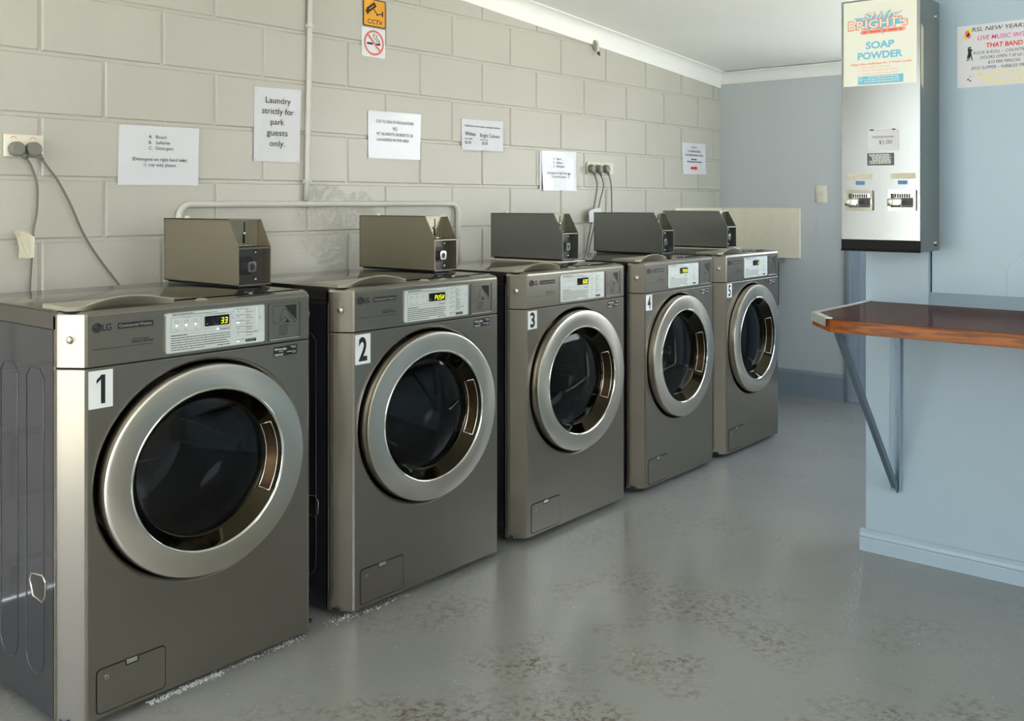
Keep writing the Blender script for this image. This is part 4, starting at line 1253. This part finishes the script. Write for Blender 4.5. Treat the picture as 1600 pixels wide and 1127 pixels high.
def cord(label, plug, path, r=0.0036, pr=0.0225, yw=-0.0125):
    t = thing('power_lead', label, 'power lead', (plug[0], 0, plug[1]), 0, 'grey power leads plugged in on the block wall')
    bm = NB()
    lathe(bm, [(0, yw-0.027), (pr*0.78, yw-0.027), (pr*0.92, yw-0.0235), (pr, yw-0.018), (pr, yw-0.004), (pr*0.85, yw-0.0005), (0, yw-0.0005)], 0, 0, 0.97, 32)
    dx, dz = path[0][0]-plug[0], path[0][1]-plug[1]; L = math.hypot(dx, dz); ux, uz = dx/L, dz/L
    tube(bm, [(ux*pr*0.55, yw-0.014, uz*pr*0.55), (ux*pr*1.05, yw-0.013, uz*pr*1.05), (ux*pr*1.35, yw-0.0125, uz*pr*1.35)], 0.0085, 12)
    bmesh.ops.recalc_face_normals(bm, faces=bm.faces)
    pg = obj('plug', bm, M['plug'], t, 40)
    bm = NB()
    for k in range(3):
        q = pr*1.35+k*0.004; lathe_at = (ux*q, yw-0.0125, uz*q)
        tube(bm, [lathe_at, (ux*(q+0.0022), yw-0.0125, uz*(q+0.0022))], 0.0062, 10)
    obj('strain_relief', bm, M['cord'], pg)
    pts = [(ux*pr*1.3, yw-0.0125, uz*pr*1.3)]+[(p[0]-plug[0], p[2] if len(p) > 2 else -0.025, p[1]-plug[1]) for p in path]
    bm = NB(); tube(bm, smooth_path(pts), r, 10)
    obj('cable', bm, M['cord'], t)
    return t


cord('grey power lead with tape flag, plugged in at left of the near outlet', (-0.080, 1.3205), [(-0.056, 1.298), (-0.037, 1.267), (-0.022, 1.214), (-0.023, 1.138), (-0.033, 1.081), (-0.038, 1.0), (-0.044, 0.902), (-0.046, 0.80)])
cord('grey power lead slanting right from the near outlet down behind washing machine 1', (-0.032, 1.3215), [(-0.011, 1.297), (0.011, 1.268), (0.043, 1.225), (0.079, 1.157), (0.119, 1.068), (0.17, 0.987), (0.233, 0.905), (0.275, 0.84)])
cord('leftmost grey power lead of the far three', (2.8360, 1.338), [(2.862, 1.312), (2.886, 1.251), (2.862, 1.157), (2.848, 1.107), (2.800, 0.951), (2.77, 0.85)])
cord('middle grey power lead of the far three, bending left', (2.9045, 1.339), [(2.918, 1.312), (2.945, 1.252), (2.915, 1.177), (2.892, 1.117), (2.825, 0.951), (2.79, 0.85)], yw=-0.0125)
cord('rightmost grey power lead of the far three, hanging straight', (2.9720, 1.341), [(2.993, 1.314), (3.017, 1.253), (3.023, 1.106), (3.023, 0.90)])

# masking tape flag folded on the first cord
bm = NB(); prism(bm, [(-0.097, 1.079), (-0.084, 1.083), (-0.062, 1.081), (-0.038, 1.066), (-0.031, 1.060), (-0.033, 1.001), (-0.050, 0.999), (-0.080, 1.003), (-0.078, 1.030), (-0.086, 1.060)], 'y', -0.0312, -0.0300)
for v in bm.verts: v.co.y -= 9.0*max(0.0, -0.055-v.co.x)**2
tag(obj('tape_flag', bm, M['tape'], None), 'cream masking tape flag folded round the left power cord', 'tape')

# ------------------------------------------------------------------ conduits
def saddle(t, x, z, y, vertical=True):
    bm = NB()
    if vertical: box(bm, x-0.022, x+0.022, y-0.0015, 0.0, z-0.007, z+0.007, 0.001); tube(bm, [(x, y, z-0.007), (x, y, z+0.007)], 0.0125, 14)
    obj('saddle_clip', bm, M['pipe'], t)
t = thing('conduit', 'painted vertical pipe running down the block wall to the cross pipe', 'pipe', (0.990, -0.013, 1.165), 0)
bm = NB(); tube(bm, [(0.020, 0, 1.10), (0.012, 0, 0.55), (0.002, 0, 0.10), (-0.004, 0, 0.006)], 0.0105, 14); obj('pipe', bm, M['pipe'], t)
for z, x in ((0.665, 0.0135), (0.078, 0.001)):
    saddle(t, x, z, 0.0)
t = thing('conduit', 'painted cross pipe over the coin boxes, both ends bent down', 'pipe', (1.137, -0.0135, 1.0), 0)
bm = NB()
pts = [(-0.684, 0, -0.10), (-0.684, 0, 0.11)]+[(-0.639-0.045*math.cos(a), 0, 0.112+0.045*math.sin(a)) for a in [PI/2*i/8 for i in range(1, 9)]]
pts += [(0, 0, 0.1575)]+[(0.644+0.045*math.sin(a), 0, 0.1125+0.045*math.cos(a)) for a in [PI/2*i/8 for i in range(0, 9)]]+[(0.689, 0, -0.10)]
tube(bm, pts, 0.0115, 14); obj('pipe', bm, M['pipe'], t)

# plastic hook high on the wall, at the cornice
t = thing('wall_hook', 'small clear plastic hook with brown tip, under the cornice', 'hook', (2.888, -0.004, 1.985), 0)
bm = NB(); lathe(bm, [(0, -0.006), (0.024, -0.005), (0.027, -0.001), (0.027, 0.001)], 0.010, 0.012, 1.35, 28); bmesh.ops.recalc_face_normals(bm, faces=bm.faces); obj('backplate', bm, M['lid'], t, 40)
bm = NB(); tube(bm, smooth_path([(0.012, -0.004, 0.030), (0.008, -0.018, 0.016), (0.0, -0.026, -0.010), (-0.006, -0.030, -0.034), (-0.006, -0.040, -0.046), (-0.004, -0.052, -0.038)]), 0.006, 10); obj('hook_arm', bm, M['outlet'], t)
bm = NB(); tube(bm, [(-0.006, -0.030, -0.034), (-0.0065, -0.036, -0.045), (-0.005, -0.044, -0.047)], 0.0075, 10); lab(obj('hook_tip', bm, M['brown'], t), 'brown tip of the hook')

# ------------------------------------------------------------------ splashback, tub, switch, paper behind box 4
for nm, lb, args in (('splashback', 'cream splashback board on the far wall', 'far'), ('splashback', 'cream splashback board on the block wall in the far corner', 'block')):
    bm = NB()
    if args == 'far':
        for y0, y1 in ((-0.1765, -0.0165), (-0.3555, -0.1775), (-0.537, -0.3565)):
            box(bm, XF-0.014, XF-0.001, y0, y1, 0.825, 1.128, 0.0008)
        box(bm, XF-0.012, XF-0.001, -0.536, -0.017, 0.826, 1.127)
    else:
        for x0, x1 in ((3.709, 3.90), (3.901, 4.09), (4.091, XF-0.001)):
            box(bm, x0, x1, -0.015, -0.0015, 0.825, 1.128, 0.0008)
        box(bm, 3.710, XF-0.002, -0.013, -0.0015, 0.826, 1.127)
    tag(obj(nm, bm, M['board']), lb, 'splashback', 'cream splashback boards in the far corner')
t = thing('laundry_tub', 'grey laundry tub in the far corner, hidden behind washing machine 5', 'tub', (4.00, -0.24, 0), 0)
bm = NB()
frame = [(-0.29, -0.20), (0.27, -0.20), (0.27, 0.21), (-0.29, 0.21)]
box(bm, -0.29, 0.27, -0.205, -0.17, 0.80, 0.818, 0.003); box(bm, -0.29, 0.27, 0.17, 0.215, 0.80, 0.818, 0.003); box(bm, -0.29, -0.25, -0.17, 0.17, 0.80, 0.818, 0.003); box(bm, 0.23, 0.27, -0.17, 0.17, 0.80, 0.818, 0.003)
obj('rim', bm, M['tub'], t)
bm = NB(); box(bm, -0.26, 0.24, -0.18, -0.172, 0.55, 0.80); box(bm, -0.26, 0.24, 0.172, 0.18, 0.55, 0.80); box(bm, -0.26, -0.252, -0.18, 0.18, 0.55, 0.80); box(bm, 0.232, 0.24, -0.18, 0.18, 0.55, 0.80); box(bm, -0.26, 0.24, -0.18, 0.18, 0.54, 0.55)
obj('basin', bm, M['tub'], t)
for x in (-0.25, 0.0):
    for y in (-0.16, 0.17):
        bm = NB(); box(bm, x-0.014, x+0.014, y-0.014, y+0.014, 0, 0.545); obj('leg', bm, M['tub'], t)
t = thing('light_switch', 'white light switch on the grey far wall', 'light switch', (XF, -0.6695, 1.2115), -PI/2)
bm = NB(); box(bm, -0.0335, 0.0335, -0.009, -0.0005, -0.0515, 0.0515, 0.003); obj('plate', bm, M['outlet'], t, 40)
bm = NB(); cyl(bm, (0.002, -0.0125, -0.001), 0.0105, 0.004, 'y', 20); obj('rocker', bm, M['outlet'], t, 40)
bm = NB(); prism(bm, [(2.79, 1.060), (2.897, 1.060), (2.904, 1.134), (2.85, 1.132), (2.79, 1.116)], 'y', -0.034, -0.0328)
t = tag(obj('loose_paper', bm, M['paper']), 'white paper tucked behind the coin box of washing machine 4', 'paper')
t.rotation_euler = (math.radians(-6), 0, 0); t.location.y = -0.040

# ------------------------------------------------------------------ spilled powder along the first machines
bm = NB(); rnd = random.Random(9)
def grain(x, y, s):
    m4 = Matrix.Translation((x, y, s*0.4)) @ Matrix.Rotation(rnd.uniform(0, 6), 4, 'Z') @ Matrix.Diagonal((s, s*rnd.uniform(0.6, 1), s*0.7, 1))
    bmesh.ops.create_icosphere(bm, subdivisions=0 or 1, radius=1.0, matrix=m4)
for k in range(520):
    u = rnd.random(); x = -0.15+0.2*u; grain(x, -0.868+rnd.gauss(0, 0.006), rnd.uniform(0.0008, 0.0024))
for k in range(190):
    u = rnd.random(); x = 0.05+0.26*u; grain(x, -0.864+rnd.gauss(0, 0.006), rnd.uniform(0.0008, 0.002))
for k in range(90):
    grain(0.45+rnd.gauss(0, 0.03), -0.855+rnd.gauss(0, 0.013), rnd.uniform(0.0008, 0.002))
for k in range(70):
    grain(0.48+0.2*rnd.random(), -0.872+rnd.gauss(0, 0.007), rnd.uniform(0.0008, 0.002))
tag(obj('spilled_powder', bm, M['powder']), 'white washing powder spilled on the floor along the first two machines', 'powder', None, 'stuff')

# ------------------------------------------------------------------ soap powder dispenser on the partition
DX = 1.726; DD = XP-DX
# local frame: x runs along the wall away from the far end, y into the wall, z up; origin on the wall
t = thing('soap_dispenser', 'stainless soap powder dispenser with cream sign, on the blue partition', 'dispenser', (XP, -1.900, 1.01), -PI/2)
a, b_ = -0.120, 0.120
bm = NB()
box(bm, a, b_, -DD+0.002, -0.0005, 0.0, 0.792, 0.003)
obj('cabinet', bm, M['dispenser_side'], t)
bm = NB(); box(bm, a-0.002, b_+0.002, -DD-0.001, -DD+0.004, 0.036, 0.794, 0.001); fr = lab(obj('front_sheet', bm, M['dispenser'], t), 'bright stainless front')
bm = NB()
prism(bm, [(-DD+0.003, 0.0), (-DD-0.006, 0.0), (-DD-0.006, 0.004), (-DD-0.001, 0.006), (-DD-0.001, 0.036), (-DD+0.003, 0.036)], 'x', a-0.002, b_+0.002)
lab(obj('chute_tray', bm, M['tray'], t), 'dark collection tray')
yf = -DD-0.001
bm = NB(); prism(bm, [(a+0.006, 0.522), (b_-0.008, 0.519), (b_-0.008, 0.788), (a+0.006, 0.788)], 'y', yf-0.0012, yf); ad = lab(obj('sign_panel', bm, M['cream'], t), 'cream sign reading soap powder')
ys = yf-0.0016
Z = lambda z: z-1.01
Xl = lambda y: -(y+1.900)
bm = NB()   # starburst
star = []
rays = [(0, 0.085, 0.0), (15, 0.045, 0), (28, 0.082, 0), (42, 0.043, 0), (55, 0.062, 0), (70, 0.030, 0), (82, 0.050, 0), (97, 0.026, 0), (108, 0.046, 0), (122, 0.032, 0), (135, 0.060, 0), (150, 0.050, 0), (163, 0.088, 0), (175, 0.055, 0), (188, 0.098, 0),
        (205, 0.04, 0), (225, 0.05, 0), (245, 0.028, 0), (258, 0.055, 0), (268, 0.030, 0), (280, 0.066, 0), (295, 0.03, 0), (315, 0.045, 0), (335, 0.05, 0), (347, 0.090, 0), (354, 0.055, 0)]
cen = bm.verts.new((-0.001, ys, Z(1.729)))
V_ = [bm.verts.new((-0.001+r*math.cos(math.radians(d)), ys, Z(1.729)+r*0.68*math.sin(math.radians(d)))) for d, r, _ in rays]
for i in range(len(V_)): bm.faces.new((cen, V_[i], V_[(i+1) % len(V_)]))
for f in bm.faces:
    f.normal_update()
    if f.normal.y > 0: f.normal_flip()
obj('starburst', bm, M['cyan'], ad)
bm = NB()
text(bm, 'BRIGHT\u2019s', -0.0065, Z(1.7095), 0.0275, ys-0.0004, 'c', 0.186, 0.05)
text(bm, 'Shiny', Xl(-1.843), Z(1.737), 0.0235, ys-0.0004, 'l', 0.122, 0.012, 0.35)
text(bm, '100gm Box Sufficient for 2 Wash Loads', Xl(-1.808), Z(1.5965), 0.0056, ys, 'l', 0.188, 0.015)
obj('coral_lettering', bm, M['coral'], ad)
bm = NB()
text(bm, 'BRIGHT\u2019s', -0.0065, Z(1.7105), 0.0255, ys-0.0008, 'c', 0.181, 0.012)
text(bm, 'Shiny', Xl(-1.8442), Z(1.738), 0.0225, ys-0.0008, 'l', 0.119, -0.006, 0.35)
obj('cream_lettering', bm, M['cream'], ad)
bm = NB(); flat(bm, rrect(Xl(-1.840), Xl(-1.979), Z(1.6925), Z(1.7055), 0.006), ys-0.0006)
for k, (s, z, w) in enumerate((('1.  Place coins in coin slide', 1.5865, 0.098), ('2.  Push in coin slide and release', 1.5765, 0.120), ('3.  Collect soap from chute below', 1.5665, 0.124))):
    text(bm, s, Xl(-1.834), Z(z), 0.0045, ys, 'l', w)
obj('pale_coral_print', bm, M['coral_pale'], ad)
bm = NB(); greek(bm, Xl(-1.848), Xl(-1.972), Z(1.6955), 0.0068, ys-0.0009, 8); obj('pill_print', bm, M['coral'], ad)
bm = NB()
text(bm, 'SOAP', Xl(-1.9005), Z(1.6465), 0.0205, ys, 'c', 0.088, 0.035); text(bm, 'POWDER', Xl(-1.9005), Z(1.6145), 0.0205, ys, 'c', 0.139, 0.035)
rect(bm, Xl(-1.832), Xl(-1.972), Z(1.5355), Z(1.5605), ys)
obj('cyan_lettering', bm, M['cyan_deep'], ad)
bm = NB()
lathe(bm, [(0.006, ys-0.0004), (0.004, ys-0.0004)], Xl(-1.841), Z(1.5515), 1, 20)
for k in range(3): greek(bm, Xl(-1.853)+0.012*(k == 0), Xl(-1.962), Z(1.555-k*0.007), 0.0028, ys-0.0004, 30+k)
for f in bm.faces:
    f.normal_update()
    if f.normal.y > 0: f.normal_flip()
obj('white_print', bm, M['white_ink'], ad)
# price label, old sticker, tape, blue tags
bm = NB(); prism(bm, [(Xl(-1.864), Z(1.326)), (Xl(-1.959), Z(1.3245)), (Xl(-1.9585), Z(1.390)), (Xl(-1.864), Z(1.391))], 'y', yf-0.001, yf); pr_ = lab(obj('price_label', bm, M['paper'], t), 'white price label')
bm = NB(); text(bm, 'Washing Powder', Xl(-1.911), Z(1.3655), 0.0062, ys, 'c', 0.068, 0.01); text(bm, '$1.00', Xl(-1.918), Z(1.346), 0.0118, ys, 'c', 0.040); obj('price_print', bm, M['ink_grey'], pr_)
bm = NB(); box(bm, Xl(-1.869), Xl(-1.881), yf-0.0018, yf-0.001, Z(1.3885), Z(1.392)); box(bm, Xl(-1.938), Xl(-1.948), yf-0.0018, yf-0.001, Z(1.3885), Z(1.392)); obj('label_tape', bm, M['tray'], pr_)
bm = NB(); prism(bm, [(Xl(-1.861), Z(1.280)), (Xl(-1.944), Z(1.279)), (Xl(-1.944), Z(1.3175)), (Xl(-1.861), Z(1.318))], 'y', yf-0.0008, yf); os_ = lab(obj('old_sticker', bm, M['ink_grey'], t), 'worn silver and dark sticker')
bm = NB()
for k in range(9):
    rnd2 = random.Random(100+k); greek(bm, Xl(-1.865)+rnd2.uniform(0, 0.012), Xl(-1.940)-rnd2.uniform(0, 0.012), Z(1.2845+k*0.0035), 0.0022, yf-0.0011, 200+k)
obj('sticker_print', bm, M['white_ink'], os_)
for yy0, yy1, z0, z1, m_ in ((-1.800, -1.876, 1.2385, 1.2555, 'tan_tape'), (-1.934, -2.008, 1.236, 1.2545, 'tan_tape')):
    bm = NB(); rn = random.Random(int(yy0*1000))
    top = [(Xl(yy0)+(Xl(yy1)-Xl(yy0))*i/10, Z(z1)+rn.uniform(-0.002, 0.001)) for i in range(11)]; bot = [(p[0], Z(z0)+rn.uniform(-0.001, 0.002)) for p in top]
    prism(bm, top+bot[::-1], 'y', yf-0.0006, yf); obj('old_tape', bm, M[m_], t)
for yy in (-1.839, -1.9695):
    bm = NB(); box(bm, Xl(yy)-0.0140, Xl(yy)+0.0140, yf-0.0008, yf, Z(1.2195), Z(1.2315)); obj('blue_tag', bm, M['blue_tag'], t)
# coin slides
for k, yy in enumerate((-1.839, -1.9695)):
    x = Xl(yy)
    bm = NB(); frame_ring(bm, rrect(x-0.041, x+0.041, Z(1.138), Z(1.2025), 0.003), rrect(x-0.033, x+0.035, Z(1.148), Z(1.192), 0.002), yf-0.010, yf)
    cs = lab(obj('coin_slide', bm, M['chrome'], t, 30), 'chrome coin slide')
    bm = NB(); rect(bm, x-0.034, x+0.036, Z(1.147), Z(1.193), yf-0.0006); obj('slide_recess', bm, M['zinc'], cs)
    bm = NB()
    for q in range(7): box(bm, x-0.020+q*0.0068, x-0.0165+q*0.0068, yf-0.0098, yf-0.0006, Z(1.1795), Z(1.190))
    obj('coin_notches', bm, M['gap'], cs)
    bm = NB(); box(bm, x-0.022, x+0.034, yf-0.0080, yf-0.0006, Z(1.1775), Z(1.193), 0.001); obj('coin_rail', bm, M['alu'], cs)
    bm = NB(); box(bm, x-0.018, x+0.012, yf-0.058, yf-0.0006, Z(1.1575), Z(1.1715), 0.003); sl_ = obj('slide_arm', bm, M['chrome'], cs, 30)
    bm = NB(); box(bm, x-0.024, x+0.018, yf-0.072, yf-0.058, Z(1.152), Z(1.177), 0.005, 3); obj('slide_grip', bm, M['chrome'], cs, 30)
# side: locks and a reflection painted as a pale strip
for z in (1.750, 1.034):
    bm = NB(); cyl(bm, (b_-0.001, -0.046, Z(z)), 0.0095, 0.007, 'x', 20, 0.008); lk = obj('side_lock', bm, M['screw'], t, 40)
    bm = NB(); box(bm, b_+0.0055, b_+0.0065, -0.0472, -0.0448, Z(z)-0.006, Z(z)+0.006); obj('keyhole', bm, M['gap'], lk)
bm = NB(); prism(bm, [(-DD+0.012, Z(1.528)), (-DD+0.034, Z(1.514)), (-DD+0.034, Z(1.700)), (-DD+0.012, Z(1.712))], 'x', b_-0.0005, b_+0.0006); lab(obj('side_reflection', bm, M['tan_tape'], t), 'painted reflection, a pale strip on the side')

# ------------------------------------------------------------------ dance poster on the partition panel
PX = XP+0.020
t = thing('dance_poster', 'white dance night poster on the blue partition panel, right of the dispenser', 'poster', (PX, -2.230, 1.6255), -PI/2)
Xq = lambda y: -(y+2.230)*1.0
def Yp(y): return Xq(y*1.0)
bm = NB(); prism(bm, [(Xq(-2.068), -0.0985), (Xq(-2.39), -0.0965), (Xq(-2.39), 0.1000), (Xq(-2.0665), 0.0965)], 'y', -0.0012, -0.0002); obj('sheet', bm, M['paper'], t)
yq = -0.0016
Zq = lambda z: z-1.6255
bm = NB(); text(bm, 'RSL NEW YEARS EVE', Xq(-2.112), Zq(1.7015), 0.0125, yq, 'l', 0.196, 0.0, 0.18)
ink(t, bm, 'ink', 'heading'); bm = NB()
text(bm, 'ROCK & ROLL \u2013 COUNTRY  MUSIC', Xq(-2.116), Zq(1.6295), 0.0092, yq, 'l', 0.196, 0, 0.18)
text(bm, 'DOORS OPEN 7.30 till 1am', Xq(-2.136), Zq(1.6135), 0.0092, yq, 'l', 0.142, 0, 0.18)
text(bm, '$10 PER PERSON', Xq(-2.159), Zq(1.5975), 0.0092, yq, 'l', 0.091, 0, 0.18)
text(bm, 'BYO SUPPER \u2013 NIBBLES PROVIDED', Xq(-2.111), Zq(1.5815), 0.0092, yq, 'l', 0.198, 0, 0.18)
ink(t, bm, 'ink')
bm = NB(); text(bm, 'LIVE MUSIC WITH', Xq(-2.128), Zq(1.6735), 0.0135, yq, 'l', 0.152, 0.01, 0.18); ink(t, bm, 'pink', 'pink_print')
bm = NB(); text(bm, 'THAT BAND', Xq(-2.154), Zq(1.6480), 0.0135, yq, 'l', 0.104, 0.025, 0.12); ink(t, bm, 'red', 'red_print')
bm = NB(); text(bm, 'COME ALONG FOR A GREAT NIGHT', Xq(-2.113), Zq(1.5655), 0.0085, yq, 'l', 0.196, 0.015, 0.12)
text(bm, 'CELEBRATE THE NEW YEAR', Xq(-2.130), Zq(1.5505), 0.0085, yq, 'l', 0.160, 0.015, 0.12)
text(bm, 'WITH FRIENDS & FAMILY', Xq(-2.140), Zq(1.5355), 0.0085, yq, 'l', 0.136, 0.015, 0.12)
ink(t, bm, 'yellow', 'yellow_print')
def blob(bm, x, z, rx, rz, y, n=16): flat(bm, [(x+rx*math.cos(2*PI*i/n), z+rz*math.sin(2*PI*i/n)) for i in range(n)], y)
bm = NB(); blob(bm, Xq(-2.098), Zq(1.697), 0.0065, 0.010, yq-0.0003); blob(bm, Xq(-2.103), Zq(1.690), 0.0055, 0.009, yq-0.0003); ink(t, bm, 'salmon', 'red_balloon')
bm = NB(); blob(bm, Xq(-2.104), Zq(1.702), 0.007, 0.010, yq); blob(bm, Xq(-2.094), Zq(1.688), 0.006, 0.009, yq); ink(t, bm, 'sun_yellow', 'yellow_balloon')
bm = NB()   # dancing couple in silhouette
ox, oz = Xq(-2.1045), Zq(1.631)
for x, z, r in ((-0.0025, 0.0205, 0.0028), (0.0028, 0.0215, 0.0026)): blob(bm, ox+x, oz+z, r, r*1.1, yq)
flat(bm, [(ox-0.005, oz+0.017), (ox+0.001, oz+0.018), (ox+0.001, oz+0.0), (ox-0.0015, oz-0.012), (ox-0.0075, oz-0.010), (ox-0.004, oz+0.004)], yq)
flat(bm, [(ox+0.0005, oz+0.018), (ox+0.006, oz+0.017), (ox+0.0058, oz+0.004), (ox+0.0075, oz-0.008), (ox+0.010, oz-0.020), (ox+0.0075, oz-0.020), (ox+0.003, oz-0.006), (ox-0.002, oz-0.020), (ox-0.0042, oz-0.0195), (ox+0.0005, oz-0.002)], yq)
flat(bm, [(ox+0.004, oz+0.017), (ox+0.0105, oz+0.013), (ox+0.0100, oz+0.0105), (ox+0.004, oz+0.013)], yq)
flat(bm, [(ox-0.0065, oz-0.010), (ox-0.0048, oz-0.010), (ox-0.0060, oz-0.021), (ox-0.0085, oz-0.021)], yq)
ink(t, bm, 'ink', 'dancing_couple')
bm = NB(); hx, hz = Xq(-2.108), Zq(1.556)
flat(bm, [(hx-0.006, hz+0.002), (hx+0.0005, hz+0.0075), (hx+0.009, hz+0.0055), (hx+0.0005, hz+0.006), (hx-0.004, hz+0.001)], yq); ink(t, bm, 'violet', 'party_horn')
bm = NB(); blob(bm, hx-0.0075, hz-0.004, 0.0028, 0.0032, yq, 10); blob(bm, hx-0.001, hz-0.0085, 0.0024, 0.0030, yq, 10); ink(t, bm, 'brown', 'party_bell')

# ------------------------------------------------------------------ wooden shelf counter and its bracket
CZ = 0.8343; XC = 1.333
t = thing('wall_counter', 'dark varnished wooden shelf counter on the blue partition, corner cut off', 'counter', (XP, -1.79, 0), 0)
# local: x negative towards the room, y negative along the wall
pl_ = [(-0.0015, 0.0), (-0.454, 0.002), (-0.570, -0.088), (XC+0.010-XP, -0.100), (XC+0.010-XP, -2.4), (-0.0015, -2.4)]
bm = NB(); prism(bm, pl_, 'z', CZ-0.022, CZ); lab(obj('board', bm, M['wood_top'], t), 'dark glossy wooden top')
ed = [(-0.575, -0.090), (-0.580, -0.097), (XC-XP, -0.104), (XC-XP, -2.4), (XC+0.014-XP, -2.4), (XC+0.014-XP, -0.100)]
bm = NB()
prism(bm, [(-0.566, -0.0865), (-0.5935, -0.108), (-0.5935, -2.4), (-0.568, -2.4), (-0.568, -0.100)], 'z', CZ-0.036, CZ-0.0015)
es = [e for e in bm.edges if abs(e.verts[0].co.x+0.5935) < 1e-4 and abs(e.verts[1].co.x+0.5935) < 1e-4 and abs(e.verts[0].co.y-e.verts[1].co.y) > 1]
bmesh.ops.bevel(bm, geom=es, offset=0.004, segments=2, affect='EDGES')
lab(obj('edge_trim', bm, M['wood_edge'], t), 'orange brown front edging')
bm = NB(); prism(bm, [(-0.4545, 0.0005), (-0.566, -0.0865), (-0.566, -0.110), (-0.44, -0.02), (-0.44, 0.0005)], 'z', CZ-0.036, CZ-0.0235); obj('under_edge', bm, M['wood_edge'], t)
# aluminium angle along the end and the cut corner
bm = NB()
c0, c1, c2 = (-0.0015, 0.0015), (-0.455, 0.0040), (-0.5715, -0.0865)
def strip(p, q, w):
    d = Vector((q[0]-p[0], q[1]-p[1], 0)).normalized(); nin = Vector((-d.y, d.x, 0))
    return nin
inn = [(-0.0015, -0.017), (-0.447, -0.0155), (-0.5595, -0.1015)]
prism(bm, [c0, c1, inn[1], inn[0]], 'z', CZ+0.0001, CZ+0.0018); prism(bm, [c1, c2, inn[2], inn[1]], 'z', CZ+0.0001, CZ+0.0018)
out = [(-0.0015, 0.0030), (-0.4555, 0.0055), (-0.5730, -0.0855)]
prism(bm, [out[0], out[1], (c1[0], c1[1]-0.0005), (c0[0], c0[1]-0.0005)], 'z', CZ-0.0225, CZ+0.0018); prism(bm, [out[1], out[2], (c2[0], c2[1]-0.0005), (c1[0], c1[1]-0.0005)], 'z', CZ-0.0225, CZ+0.0018)
al = lab(obj('metal_edging', bm, M['alu'], t), 'aluminium edging strip')
for x, y in ((-0.470, -0.010), (-0.553, -0.086)):
    bm = NB(); cyl(bm, (x, y, CZ+0.0017), 0.0032, 0.0006, 'z', 12); obj('screw', bm, M['ink'], al)

t = thing('shelf_bracket', 'blue grey steel bracket with diagonal strut under the wooden counter', 'bracket', (XP, -1.884, 0), 0)
bm = NB(); box(bm, -0.0045, -0.0005, -0.0185, 0.0185, 0.217, 0.797, 0.001); box(bm, -0.020, -0.0045, -0.0185, -0.0150, 0.217, 0.797, 0.0008); wp = obj('wall_plate', bm, M['bracket'], t)
bm = NB(); box(bm, -0.52, -0.002, -0.014, 0.014, 0.7925, 0.7975, 0.001); obj('top_arm', bm, M['bracket'], t)
bm = NB()
p0, p1 = Vector((-0.500, 0.0, 0.792)), Vector((-0.006, 0.0, 0.228))
d = (p1-p0).normalized(); nn = Vector((d.z, 0, -d.x))
for (y0, y1, o0, o1) in ((-0.0125, 0.0125, 0.0, 0.004), (-0.0125, -0.0085, 0.004, 0.020)):
    V_ = []
    for P in (p0, p1):
        for y, o in ((y0, o0), (y1, o0), (y1, o1), (y0, o1)): V_.append(bm.verts.new(P+Vector((0, y, 0))+nn*o))
    for k in range(4): bm.faces.new((V_[k], V_[(k+1) % 4], V_[4+(k+1) % 4], V_[4+k]))
    bm.faces.new(V_[:4]); bm.faces.new(V_[4:])
bmesh.ops.recalc_face_normals(bm, faces=bm.faces)
lab(obj('strut', bm, M['bracket_dark'], t), 'darker diagonal strut')
for z in (0.690, 0.478, 0.268):
    bm = NB(); cyl(bm, (-0.0085, 0.003, z), 0.0048, 0.004, 'x', 14, 0.0055); obj('bolt', bm, M['bracket'], wp, 40)
